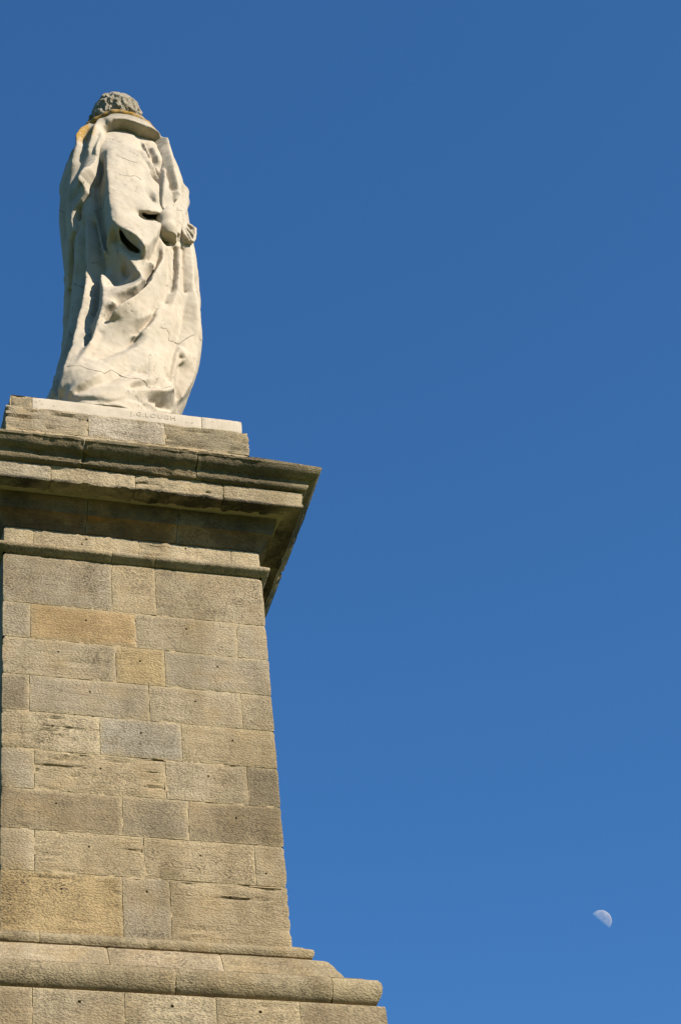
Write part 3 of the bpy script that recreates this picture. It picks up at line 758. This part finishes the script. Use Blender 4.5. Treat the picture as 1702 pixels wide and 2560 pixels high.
    ('tube', 'cape', [(-0.413,-0.27,5.13,0.025),(-0.451,-0.223,4.731,0.025),(-0.459,-0.158,4.304,0.025),(-0.446,-0.148,3.981,0.025)], .008, -1),
    ('tube', 'robe', [(-0.394,-0.162,3.585,0.018),(-0.378,0.067,3.233,0.018),(-0.41,0.083,2.806,0.018)], .008, -1),
    ('tube', 'robe', [(-0.391,-0.148,3.599,0.018),(-0.375,0.081,3.247,0.018),(-0.408,0.097,2.821,0.018)], .008, -1),
    ('tube', 'collar', [(-0.138,-0.05,6.249,0.035),(-0.109,-0.12,6.3,0.04),(-0.032,-0.2,6.312,0.045),(0.086,-0.28,6.346,0.045),(0.175,-0.34,6.356,0.045),(0.295,-0.36,6.352,0.045),(0.42,-0.36,6.335,0.042),(0.553,-0.32,6.34,0.038),(0.664,-0.26,6.337,0.034),(0.778,-0.16,6.335,0.03)], 0.03, 1),
    ('tube', 'arm', [(1.04,-0.26,5.176,0.07),(1.065,-0.28,5.014,0.095),(1.041,-0.34,4.751,0.1),(0.965,-0.46,4.415,0.1),(0.902,-0.58,4.109,0.09)], 0.03, 1),
    ('tube', 'arm', [(0.766,-0.701,4.147,0.08),(0.711,-0.787,3.844,0.12),(0.716,-0.817,3.616,0.115),(0.754,-0.825,3.451,0.06),(0.768,-0.822,3.368,0.035)], 0.05, 1),
    ('tube', 'arm', [(0.904,-0.56,4.247,0.1),(0.886,-0.66,3.927,0.07),(0.834,-0.72,3.669,0.055),(0.788,-0.74,3.492,0.04)], 0.04, 1),
    ('tube', 'hand', [(0.939,-0.58,4.234,0.075),(0.947,-0.6,4.14,0.065),(0.96,-0.62,4.053,0.055)], 0.03, 1),
    ('tube', 'hand', [(0.96,-0.62,4.053,0.05),(0.968,-0.64,3.973,0.045)], 0.02, 1),
    ('tube', 'hand', [(0.967,-0.63,4.044,0.034),(1.003,-0.63,4.021,0.026),(1.067,-0.62,3.998,0.024),(1.123,-0.61,3.966,0.022)], 0.012, 1),
    ('tube', 'hand', [(1.123,-0.61,3.966,0.022),(1.111,-0.65,3.831,0.019),(1.092,-0.68,3.689,0.016)], 0.008, 1),
    ('tube', 'hand', [(0.968,-0.655,3.977,0.032),(0.992,-0.675,3.9,0.024),(1.037,-0.685,3.812,0.024),(1.09,-0.675,3.753,0.02)], 0.012, 1),
    ('tube', 'hand', [(1.09,-0.675,3.753,0.02),(1.072,-0.7,3.65,0.017),(1.059,-0.71,3.597,0.014)], 0.008, 1),
    ('tube', 'hand', [(0.953,-0.67,3.931,0.032),(0.962,-0.695,3.839,0.023),(0.999,-0.715,3.725,0.024),(1.04,-0.71,3.64,0.02)], 0.012, 1),
    ('tube', 'hand', [(1.04,-0.71,3.64,0.02),(1.03,-0.72,3.555,0.016)], 0.008, 1),
    ('tube', 'hand', [(0.935,-0.68,3.896,0.032),(0.936,-0.71,3.784,0.022),(0.96,-0.735,3.669,0.022),(0.991,-0.73,3.632,0.018)], 0.012, 1),
    ('tube', 'hand', [(1.099,-0.56,3.965,0.05),(1.083,-0.59,3.849,0.05),(1.052,-0.62,3.732,0.05)], 0.02, 1),
    ('tube', 'hand', [(0.927,-0.63,3.882,0.045),(0.941,-0.65,3.77,0.045),(0.956,-0.665,3.664,0.04),(0.965,-0.67,3.582,0.028)], 0.02, 1),
    ('tube', 'hand', [(0.994,-0.68,3.663,0.035),(1.015,-0.68,3.614,0.03),(1.022,-0.68,3.556,0.022)], 0.015, 1),
    ('tube', 'hand', [(0.87,-0.75,3.794,0.04),(0.834,-0.78,3.649,0.05),(0.802,-0.8,3.516,0.048),(0.771,-0.8,3.418,0.028)], 0.015, 1),
]
DRAPE = {
  'robe': [
    [(-1.872,3.443,0.003),(-1.718,2.872,0.003),(-1.217,1.62,0.01),(-1.016,0.737,-0.011)],
    [(-1.317,3.608,-0.021),(-1.568,3.234,-0.042),(-1.411,2.47,-0.042)],
    [(-0.994,3.769,0.081),(-1.07,3.321,0.098),(-1.193,2.958,0.115),(-1.126,2.432,0.092),(-1.087,1.758,0.094),(-1.113,1.309,0.094),(-0.979,0.576,0.052)],
    [(-0.884,3.942,0.013),(-0.96,3.311,0.013),(-0.975,2.71,-0.02),(-0.996,2.258,-0.042),(-1.007,1.783,-0.053),(-0.913,1.081,-0.053),(-0.936,0.57,-0.053)],
    [(-0.745,4.348,0.064),(-0.792,3.846,0.098),(-0.807,3.42,0.132),(-0.825,3.041,0.16),(-0.806,2.514,0.16),(-0.794,2.035,0.182),(-0.778,1.503,0.178),(-0.759,1.127,0.178),(-0.732,0.674,0.157),(-0.842,0.4,0.073)],
    [(-0.714,2.331,0.115),(-0.664,1.811,0.115),(-0.639,1.337,0.115),(-0.619,0.792,0.136)],
    [(-0.711,3.857,-0.055),(-0.695,3.537,-0.055),(-0.683,3.254,-0.055),(-0.716,2.986,-0.065),(-0.704,2.559,-0.042),(-0.681,2.154,-0.042),(-0.66,1.707,-0.042),(-0.625,1.292,-0.011)],
    [(-0.62,2.745,0.138),(-0.53,2.334,0.205),(-0.486,2.046,0.25),(-0.469,1.797,0.227),(-0.491,1.525,0.205),(-0.513,1.231,0.178),(-0.554,1.022,0.136),(-0.639,0.692,0.136),(-0.767,0.424,0.094)],
    [(-0.362,5.233,0.149),(-0.367,4.617,0.234),(-0.371,4.296,0.268),(-0.389,3.852,0.302),(-0.392,3.493,0.336),(-0.345,3.33,0.387)],
    [(-0.295,5.216,0.166),(-0.3,4.316,0.251),(-0.32,3.85,0.302),(-0.323,3.452,0.37)],
    [(0.054,5.196,0.132),(0.045,4.774,0.149),(0.016,4.445,0.183),(-0.014,4.059,0.217),(-0.019,3.837,0.234)],
    [(-0.008,3.785,0.132),(0.098,3.742,0.149),(0.244,3.789,0.132)],
    [(-0.148,3.449,0.336),(-0.043,3.201,0.353),(0.041,3.478,0.285),(0.183,3.614,0.251)],
    [(-0.403,5.736,0.047),(-0.243,5.874,0.047),(-0.074,5.945,0.047),(0.126,5.814,0.064)],
    [(-0.354,3.327,0.37),(-0.268,3.207,0.404),(-0.169,3.105,0.404),(-0.075,2.895,0.404)],
    [(-0.397,3.307,0.166),(-0.31,3.185,0.166),(-0.214,3.087,0.166),(-0.122,2.882,0.217)],
    [(-0.065,2.926,0.37),(0.056,3.198,0.319),(0.213,3.625,0.234)],
    [(-0.018,2.912,0.115),(0.104,3.186,0.098),(0.261,3.614,0.098)],
    [(-0.536,5.015,0.03),(-0.656,4.6,0.047),(-0.679,4.2,0.047),(-0.669,3.743,0.047),(-0.593,3.154,0.115)],
    [(-0.487,5.006,-0.021),(-0.607,4.594,-0.055),(-0.629,4.2,-0.055),(-0.619,3.746,-0.055),(-0.543,3.158,-0.055)],
    [(-0.446,4.837,0.047),(-0.482,4.488,0.047),(-0.528,4.002,0.064),(-0.509,3.564,0.115)],
    [(-0.04,3.812,0.234),(0.081,3.804,0.251),(0.236,3.872,0.217)],
    [(-0.045,3.772,0.098),(0.094,3.765,0.081),(0.26,3.837,0.081)],
    [(0.214,5.373,0.098),(0.223,4.932,0.115),(0.216,4.696,0.132),(0.309,4.604,0.115),(0.27,4.141,0.149)],
    [(0.152,4.838,0.115),(0.084,4.272,0.166)],
    [(0.179,5.082,0.098),(0.227,5.041,0.047),(0.242,4.948,0.064)],
    [(0.189,4.336,0.166),(0.245,4.303,0.183),(0.207,4.17,0.166)],
    [(0.151,4.24,0.115),(0.203,4.152,0.115)],
    [(-0.398,3.434,0.319),(-0.475,3.307,0.234),(-0.582,3.134,0.132)],
    [(-0.38,3.327,0.115),(-0.464,3.254,0.149),(-0.566,3.145,0.115),(-0.572,3.051,0.025),(-0.516,2.869,-0.042),(-0.457,2.654,-0.087)],
    [(-0.376,3.268,0.183),(-0.267,3.131,0.166),(-0.147,3.02,0.166)],
    [(-0.362,3.064,0.2),(-0.255,2.829,0.234),(-0.068,2.535,0.227)],
    [(-0.276,3.035,0.183),(-0.093,2.903,0.183),(0.09,2.861,0.182)],
    [(-0.334,2.884,-0.042),(-0.222,2.727,-0.02)],
    [(0.212,3.583,0.115),(0.26,3.376,0.132),(0.21,3.095,0.149),(0.13,2.833,0.205),(0.036,2.545,0.25),(-0.131,2.255,0.273),(-0.309,2.127,0.25),(-0.436,2.1,0.227)],
    [(-0.48,2.532,0.003),(-0.312,2.537,0.025),(-0.159,2.572,0.07),(-0.056,2.547,0.205)],
    [(0.252,3.186,0.132),(0.176,2.868,0.182),(0.087,2.564,0.227),(-0.011,2.279,0.273),(-0.143,2.001,0.295),(-0.287,1.785,0.295),(-0.354,1.664,0.25),(-0.449,1.702,0.138)],
    [(0.203,3.194,0.064),(0.127,2.876,0.025),(0.038,2.574,-0.02),(-0.059,2.292,-0.065),(-0.188,2.018,-0.087),(-0.332,1.803,-0.087),(-0.381,1.698,-0.087),(-0.427,1.738,0.025)],
    [(-0.427,1.885,0.227),(-0.333,1.949,0.25)],
    [(-0.435,1.667,0.115),(-0.227,1.667,0.138),(0.034,1.748,0.16),(0.169,1.954,0.115),(0.266,2.298,0.07)],
    [(0.266,2.114,0.092),(0.218,1.914,0.126),(0.172,1.703,0.138),(0.086,1.549,0.126),(-0.012,1.479,0.073)],
    [(0.205,2.123,0.07),(0.156,1.923,0.036),(0.112,1.717,0.025),(0.034,1.576,0.014),(-0.054,1.516,0.031)],
    [(-0.431,1.46,0.115),(-0.464,1.216,0.094),(-0.491,1.01,0.073)],
    [(-0.171,1.52,0.048),(-0.267,1.332,0.031)],
    [(0.338,3.327,0.047),(0.345,2.87,0.025),(0.342,2.532,0.025),(0.316,2.257,0.025)],
    [(0.4,3.336,0.064),(0.385,2.866,0.048),(0.367,2.556,0.048)],
    [(0.486,3.47,0.03),(0.441,3.099,0.003),(0.43,2.758,0.003),(0.406,2.546,0.003)],
    [(0.536,3.469,0.115),(0.467,3.011,0.115),(0.46,2.543,0.115),(0.392,2.146,0.115),(0.322,1.777,0.115),(0.224,1.557,0.092),(0.059,1.203,0.094),(-0.058,0.978,0.094),(-0.274,0.838,0.073),(-0.49,0.857,0.094)],
    [(0.641,3.545,0.047),(0.6,3.163,0.025),(0.605,2.806,0.025),(0.618,2.648,0.025)],
    [(0.544,2.35,0.048),(0.525,1.99,0.07),(0.514,1.693,0.052)],
    [(0.622,2.5,0.092),(0.632,2.23,0.025),(0.643,1.92,0.003),(0.643,1.646,0.01),(0.635,1.303,0.01),(0.74,0.919,-0.011)],
    [(0.741,3.546,0.132),(0.694,3.134,0.138),(0.67,2.683,0.16),(0.728,2.483,0.182),(0.767,2.16,0.182),(0.869,1.818,0.157),(0.963,1.523,0.157),(1.042,1.203,0.136),(1.066,0.898,0.094)],
    [(0.853,3.037,0.025),(0.999,2.647,0.07),(1.112,2.105,0.094),(1.423,1.846,0.094),(1.362,1.441,0.073),(1.174,0.858,0.031)],
    [(0.05,1.529,-0.032),(-0.096,1.289,-0.011),(-0.255,1.076,0.01),(-0.388,0.966,0.031)],
    [(0.504,1.586,0.052),(0.507,1.168,0.052),(0.546,0.771,0.052),(0.592,0.64,0.01)],
    [(0.274,1.325,0.073),(0.29,0.944,0.073),(0.204,0.809,0.052)],
    [(0.673,1.559,0.073),(0.659,1.351,0.073),(0.734,1.066,0.052),(0.822,0.865,0.052)],
    [(0.691,1.527,0.094),(0.744,1.461,0.115),(0.781,1.391,0.115),(0.762,1.312,0.094)],
    [(0.715,1.426,0.031),(0.765,1.411,0.01)],
    [(0.764,1.333,0.01),(0.894,1.09,-0.001),(1.056,0.898,-0.011)],
    [(0.83,0.786,0.115),(0.747,0.596,0.136),(0.514,0.421,0.094),(0.228,0.241,0.073),(-0.177,0.124,0.052),(-0.66,0.23,0.031)],
    [(-0.111,0.735,0.073),(-0.276,0.474,0.115),(-0.462,0.344,0.094),(-0.645,0.272,0.073)],
    [(0.155,0.77,0.01),(-0.044,0.497,0.01),(-0.309,0.319,0.01),(-0.518,0.26,0.01)],
    [(0.443,0.643,0.094),(0.165,0.352,0.094),(-0.111,0.213,0.052)],
    [(0.705,0.702,0.031),(0.497,0.548,0.031),(0.323,0.391,0.01)],
    [(0.254,0.764,0.01),(0.37,0.814,-0.011)],
    [(-1.026,0.605,-0.032),(-0.57,0.149,-0.011),(0.005,0.038,0.01),(0.695,0.25,0.031),(1.083,0.613,0.052),(1.112,0.791,0.031)],
    [(-0.505,0.145,0.031),(0.068,0.067,0.052),(0.605,0.211,0.073),(0.877,0.552,0.01)],
    [(0.688,0.376,-0.011),(0.939,0.559,-0.032),(1.101,0.693,0.01)],
    [(0.271,5.727,-0.021),(0.264,5.406,-0.004),(0.329,5.109,-0.021),(0.398,4.883,-0.021)],
    [(0.291,5.693,0.064),(0.293,5.309,0.081),(0.346,4.96,0.098),(0.405,4.767,0.064)],
    [(0.357,5.716,-0.021),(0.371,5.291,-0.004),(0.423,5.022,-0.004)],
    [(0.397,5.565,0.081),(0.394,5.183,0.115),(0.43,4.943,0.081)],
    [(0.245,4.829,0.047),(0.333,4.804,-0.004),(0.385,4.753,-0.004)],
    [(-0.35,6.089,0.013),(-0.022,6.205,0.013),(0.418,6.087,0.03),(0.581,5.752,0.047)],
    [(-1.955,0,0.02),(-1.955,6.5,0.02)],
    [(1.955,0,0.02),(1.955,6.5,0.02)],
    [(-1.955,6.5,0.02),(1.955,6.5,0.02)],
    [(-1.955,-0.1,0.04),(-1.047,-0.1,0.04)],
    [(0.698,-0.1,0.06),(1.955,-0.1,0.03)],
],
  'cape': [
    [(-0.418,5.76,0.227),(-0.266,5.82,0.243),(-0.098,5.857,0.243),(0.194,5.784,0.227),(0.642,5.842,0.211),(0.524,5.591,0.179)],
    [(-0.369,6.302,0.179),(0.1,6.411,0.179),(0.683,6.338,0.163),(0.661,6.003,0.099)],
    [(-0.383,6.05,0.219),(-0.012,6.159,0.219),(0.689,6.234,0.203)],
    [(-0.516,6.138,0.195),(-0.522,5.499,0.227),(-0.616,5.197,0.163)],
    [(-0.383,5.965,0.147),(-0.505,5.461,0.131),(-0.601,5.182,0.099)],
    [(-0.387,5.646,0.195),(-0.455,5.18,0.243),(-0.569,4.764,0.275),(-0.733,4.476,0.291)],
    [(-0.407,5.551,0.163),(-0.48,5.11,0.195),(-0.577,4.777,0.195),(-0.644,4.451,0.227)],
    [(-0.516,5.116,0.099),(-0.557,4.891,0.147),(-0.552,4.746,0.147)],
    [(-0.631,5.984,0.099),(-0.685,5.346,0.083),(-0.832,4.983,0.067),(-0.926,4.708,0.083)],
    [(-0.949,6.411,0.147),(-0.898,6.038,0.195),(-0.765,5.418,0.195),(-0.866,5.077,0.179),(-1.016,4.956,0.131)],
    [(-0.863,6.186,0.099),(-0.745,5.499,0.099)],
    [(-1.033,6.06,0.051),(-1.005,5.525,0.019),(-1.121,5.15,0.019),(-1.244,4.806,0.003),(-1.365,4.405,0.003),(-1.415,4.093,0.003)],
    [(-1.098,5.942,0.051),(-1.3,5.608,0.051),(-1.365,5.198,0.059),(-1.504,4.778,0.083),(-1.523,4.305,0.083),(-1.455,3.95,0.067),(-1.684,3.413,0.035)],
    [(-0.958,4.877,0.115),(-1.06,4.487,0.131),(-1.184,4.202,0.115),(-1.201,3.938,0.099)],
    [(-0.695,4.431,0.147),(-0.807,4.349,0.115),(-0.961,4.277,0.099),(-1.026,4.112,0.115),(-0.995,3.849,0.115)],
    [(-0.78,4.532,0.067),(-0.916,4.523,0.051),(-0.993,4.441,0.051)],
    [(0.692,6.021,0.083),(0.769,5.706,0.099),(1.005,5.476,0.083),(0.853,5.077,0.051)],
    [(0.691,5.927,0.163),(0.544,5.415,0.195),(0.53,5.056,0.211),(0.554,4.785,0.211),(0.585,4.503,0.195)],
    [(0.564,5.678,0.067),(0.495,5.323,0.067),(0.489,5.08,0.083),(0.491,4.952,0.067),(0.532,4.704,0.051),(0.577,4.577,0.035)],
    [(0.446,5.017,0.163),(0.363,4.55,0.195),(0.295,4.173,0.195),(0.317,3.953,0.179)],
    [(0.458,4.7,0.163),(0.449,4.518,0.163),(0.525,4.357,0.179),(0.591,4.465,0.163)],
    [(0.465,4.561,0.051),(0.511,4.443,0.019),(0.533,4.335,0.019)],
    [(0.343,4.224,0.163),(0.311,4.056,0.147),(0.362,4.029,0.163)],
    [(0.807,5.321,0.035),(0.762,4.947,0.035),(0.692,4.676,0.083)],
    [(0.597,4.38,0.147),(0.484,4.14,0.147)],
    [(-1.955,3,0.05),(-1.955,6.5,0.05)],
    [(1.955,4.5,0.05),(1.955,6.5,0.05)],
    [(-1.955,6.55,0),(1.955,6.55,0)],
],
}
OUTLINE = {'cape': [(-0.422,5.861),(-0.25,5.961),(-0.068,5.997),(0.23,5.905),(0.618,5.92),(0.549,5.686),(0.469,5.257),(0.467,5.105),(0.379,4.772),(0.312,4.46),(0.27,4.169),(0.287,3.922),(0.363,3.968),(0.489,4.133),(0.638,4.501),(0.789,4.878),(1.222,4.95),(2.059,4.95),(2.059,6.6),(-2.059,6.6),(-2.059,2.9),(-1.832,3.352),(-1.582,3.21),(-1.332,3.511),(-1.165,3.741),(-0.998,3.816),(-1.018,4.036),(-0.964,4.178),(-0.8,4.263),(-0.683,4.367),(-0.67,4.532),(-0.555,4.704),(-0.503,5.089),(-0.413,5.555)]}
JOINTS = [
  ('robe', [(0.04,-0.686,4.523),(0.19,-0.708,4.515),(0.318,-0.707,4.568),(0.37,-0.709,4.552),(0.389,-0.714,4.504)]),
  ('robe', [(0.057,-0.637,5.007),(0.128,-0.65,4.982),(0.294,-0.666,4.93),(0.401,-0.665,4.939)]),
  ('robe', [(-0.154,-0.649,4.076),(-0.068,-0.689,4.096),(0.003,-0.707,4.167)]),
  ('robe', [(-0.615,-1.01,0.741),(-0.481,-1.11,0.746),(-0.418,-1.17,0.673),(-0.319,-1.238,0.573),(-0.227,-1.251,0.576),(-0.145,-1.226,0.678),(-0.052,-1.233,0.662),(0.056,-1.251,0.572),(0.133,-1.243,0.546),(0.236,-1.207,0.579),(0.32,-1.167,0.566),(0.457,-1.074,0.625),(0.601,-0.961,0.754),(0.694,-0.852,0.794),(0.718,-0.799,0.782)]),
  ('robe', [(0.496,-0.977,1.688),(0.582,-0.952,1.734),(0.648,-0.933,1.69),(0.637,-0.944,1.568),(0.752,-0.881,1.636),(0.959,-0.714,1.877),(1.081,-0.558,2.011)]),
  ('robe', [(-0.134,-0.833,2.195),(-0.043,-0.874,2.179),(0.067,-0.914,2.102),(0.093,-0.925,2.068)]),
  ('robe', [(-0.283,-0.532,3.085),(-0.216,-0.61,3.06),(-0.181,-0.643,3.106),(-0.119,-0.69,3.083)]),
  ('robe', [(-0.388,-0.316,2.948),(-0.341,-0.494,2.81),(-0.315,-0.55,2.762)]),
  ('robe', [(-0.348,-0.694,2.081),(-0.27,-0.801,1.973),(-0.215,-0.827,2.012)]),
  ('robe', [(0.875,-0.777,2.569),(0.952,-0.724,2.666),(1.074,-0.613,2.765)]),
  ('robe', [(-0.068,-0.715,3.316),(-0.01,-0.739,3.376),(0.067,-0.765,3.37)]),
  ('robe', [(-0.501,-0.495,1.96),(-0.436,-0.723,1.732)]),
  ('cape', [(0.77,-0.525,5.437),(0.854,-0.455,5.536),(0.923,-0.396,5.57)]),
  ('cape', [(-0.503,-0.004,4.649),(-0.47,-0.227,4.375)]),
  ('cape', [(-0.232,-0.53,4.97),(-0.143,-0.572,5.038)]),
  ('arm', [(0.733,-0.717,4.093),(0.818,-0.68,4.176),(0.966,-0.592,4.231)]),
]
# ------------------------------------------------------------------ the statue
statue = thing('statue', 'pale weathered limestone statue of a robed man seen from behind, standing on the pedestal', 'statue', (0, 0, ZB))
VOX = .0155
def make_fields():
    FB = dict(robe=((-1.35, -1.5, -.06), (1.5, 1.15, 6.75), VOX), cape=((-1.1, -1.1, 1.9), (1.45, .75, 6.9), VOX),
              collar=((-.4, -.6, 5.9), (1.0, .6, 7.0), .014), arm=((.5, -1.1, 3.5), (1.5, .2, 5.6), .014),
              hand=((.65, -1.0, 3.6), (1.45, .0, 4.9), .008), head=((-.25, -.5, 5.9), (.85, .75, 7.2), .010))
    fl = {k: Field(*v) for k, v in FB.items()}
    for nm in ('robe', 'cape'):
        D = Drape(DRAPE[nm])
        if nm in OUTLINE: D.mask(OUTLINE[nm], -.12)
        q, fade, G = D.sample(fl[nm]); d0 = fl[nm].base()
        fl[nm].f = ((d0-q)/G if nm == 'robe' else np.maximum((d0-q)/G, -.10-d0)).astype(np.float32)
        if nm == 'cape': fl[nm].f = np.where(fade > 0, fl[nm].f, 9).astype(np.float32)
    for op in STATUE_OPS:
        F = fl[op[1]]
        if op[0] == 'tube': F.tube(op[2], op[3], op[4])
        elif op[0] == 'plate': F.plate(op[2], op[3], op[4], op[5], op[6])
        else: F.ell(op[2], op[3], op[4], op[5])
    # the far side, towards the sea: plain hanging folds
    rb = fl['robe']
    for i, x in enumerate((-.6, -.35, -.1, .15, .4, .7, .95)):
        pts = []
        for z in (.1, 1.2, 2.4, 3.6, 4.8, 5.6):
            xc, a, yc, b = [float(q) for q in sec(z)]; xx = x*(1-.05*z)+.04*z
            u = max(-.95, min(.95, (xx-xc)/a)); pts.append((xc+u*a, yc+b*math.sqrt(1-u*u)-.02, z, .08))
        rb.tube(pts, .05)
    X, Y, Z = rb.ax[0][:, None, None], rb.ax[1][None, :, None], rb.ax[2][None, None, :]
    rb.f += (.006*vnoise(X*9+0*Y+0*Z, Y*9+0*X+0*Z, Z*7+0*X+0*Y, 21)+.004*vnoise(X*27+0*Y+0*Z, Y*27+0*X+0*Z, Z*22+0*X+0*Y, 22)).astype(np.float32)   # weathering
    rb.f = np.maximum(rb.f, (-rb.ax[2])[None, None, :]-.0)       # flat foot
    cp = fl['cape']
    d = cp.base(); z = cp.ax[2][None, None, :]; y = cp.ax[1][None, :, None]; x = cp.ax[0][:, None, None]
    sh = np.maximum(d-.06, np.maximum(5.25-z+.0*x, -y+.12)); sh = np.maximum(sh, z-6.5)
    cp.f = smin(cp.f, sh.astype(np.float32), .05)
    # the standing collar, closed round the far side of the neck
    cl = fl['collar']
    for i in range(9):
        t = math.radians(10+160*i/8)
        P = [(.31+.36*math.cos(t+j*.35), .10+.34*math.sin(t+j*.35), 6.30-.12*math.sin(t), .04) for j in (0, 1)]
        cl.tube(P, .03)
    # head: hair in loose thick locks, and a plain face on the far side
    hd = fl['head']; rnd = random.Random(11)
    c = np.array((.31, .10, 6.68)); rr = np.array((.335, .36, .45))
    hd.ell(c, rr, .0); hd.tube([(.31, .12, 6.1, .22), (.31, .14, 6.5, .24)], .06)
    def on(th, ph, k): 
        n = np.array((math.cos(th)*math.cos(ph), math.sin(th)*math.cos(ph), math.sin(ph))); return c+n*rr*k
    X, Y, Z = hd.ax[0][:, None, None], hd.ax[1][None, :, None], hd.ax[2][None, None, :]
    w1 = vnoise(X*4+.0*Y+.0*Z, Y*4+0*X+0*Z, Z*4+0*X+0*Y, 3)
    n1 = vnoise(X*9+w1*1.2, Y*9-w1*1.2, Z*6.5+w1, 5); n2 = vnoise(X*24+w1, Y*24+n1*1.2, Z*17+n1, 9)
    top = np.clip((Z-6.62)/.35, 0, 1)                        # calmer on the crown, deep curls at the nape
    hd.f += ((.062-.022*top)*np.abs(n1)-.026+(.03-.012*top)*np.abs(n2)-.014).astype(np.float32)
    for i in range(34):                                     # curled locks standing clear of the mass
        th = rnd.uniform(PI*.85, 2.15*PI); ph = rnd.uniform(-.55, .9); a0 = rnd.uniform(0, 6.28); q0 = rnd.uniform(.10, .2); P = []
        for j in range(6):
            a = a0+j*.7; P.append((*on(th+q0*math.cos(a)/max(.5, math.cos(ph)), ph+q0*math.sin(a), 1.02+.03*math.sin(j*.6)), rnd.uniform(.018, .034)))
        hd.tube(P, .012)
    for i in range(46):                                     # drilled hollows between the locks
        th = rnd.uniform(PI*.9, 2.1*PI); ph = rnd.choice((rnd.uniform(-.75, .1), rnd.uniform(-.75, .7))); s2 = rnd.uniform(-.25, .25)
        hd.tube([(*on(th, ph, 1.08), rnd.uniform(.010, .022)), (*on(th+s2*.5, ph-.08, 1.06), rnd.uniform(.012, .03)), (*on(th+s2, ph-rnd.uniform(.1, .3), 1.03), .008)], .006, -1)
    hd.ell((.29, .49, 6.49), (.045, .08, .08), .04); hd.ell((.29, .40, 6.25), (.10, .09, .07), .05)      # nose, chin
    for s in (-1, 1):
        hd.ell((.29+s*.12, .47, 6.59), (.06, .05, .035), .02, -1); hd.ell((.29+s*.33, .12, 6.49), (.04, .07, .10), .03)
    hd.tube([(.22, .45, 6.37, .012), (.36, .45, 6.37, .012)], .01, -1)
    return fl

def statue_build():
    fl = make_fields()
    zc = lambda V: .25*np.clip((V[:, 2]-2)/5, 0, 1)*0
    robe = field_obj('robe', fl['robe'], M_LIME, statue, 2)
    ne = field_obj('cape', fl['cape'], M_LIME, statue, 1,
                   crust=lambda V: .8*np.clip((V[:, 2]-5.8)/.35, 0, 1),
                   lichen=lambda V: 1.3*np.clip((V[:, 2]-5.45)/.25, 0, 1)*np.clip((-.10-V[:, 0])/.06, 0, 1)*np.clip((V[:, 0]+.42)/.06, 0, 1))
    field_obj('collar', fl['collar'], M_LIME, statue, 1, crust=lambda V: .6+0*V[:, 0], lichen=lambda V: .35+1.2*np.clip((V[:, 2]-6.05)/.3, 0, 1))
    arm = field_obj('sleeve', fl['arm'], M_LIME, statue, 1, crust=lambda V: .3*np.clip((V[:, 2]-4.9)/.3, 0, 1))
    field_obj('hand', fl['hand'], M_LIME, statue, 1)
    h = field_obj('head', fl['head'], M_LIME, statue, 0, crust=lambda V: np.clip((V[:, 2]-6.1)/.15, 0, 1))
    from mathutils.bvhtree import BVHTree
    for pn, P in JOINTS:
        ob = dict(robe=robe, cape=ne, arm=arm)[pn]
        if not hasattr(statue_build, pn): setattr(statue_build, pn, BVHTree.FromPolygons([v.co for v in ob.data.vertices], [tuple(p.vertices) for p in ob.data.polygons]))
        bv = getattr(statue_build, pn); pts = []
        for a, b in zip(P, P[1:]):
            a, b = Vector(a), Vector(b); n = max(2, int((b-a).length/.02))
            for i in range(n):
                q = a.lerp(b, i/n); hit = bv.find_nearest(q)
                w = hit[0]+Vector((0, 0, .008*noise.noise(hit[0]*9)))
                pts.append((w, hit[1], 0.0050+.005*max(0, noise.noise(hit[0]*14))))
        V = []; F = []
        for i, (q, nn, rad) in enumerate(pts):
            t = (pts[min(len(pts)-1, i+1)][0]-pts[max(0, i-1)][0]); t = t.normalized() if t.length > 1e-6 else Vector((1, 0, 0))
            s_ = t.cross(nn).normalized()
            for k in range(5): V.append(q+s_*rad*math.cos(k*1.2566)+nn*(rad*.6*math.sin(k*1.2566)))
            if i: F += [(5*i-5+k, 5*i-5+(k+1) % 5, 5*i+(k+1) % 5, 5*i+k) for k in range(5)]
        mesh_obj('joint', V, F, M_GROOVE, ob)
    h['label'] = 'curly head darkened by grey lichen'
statue_build()
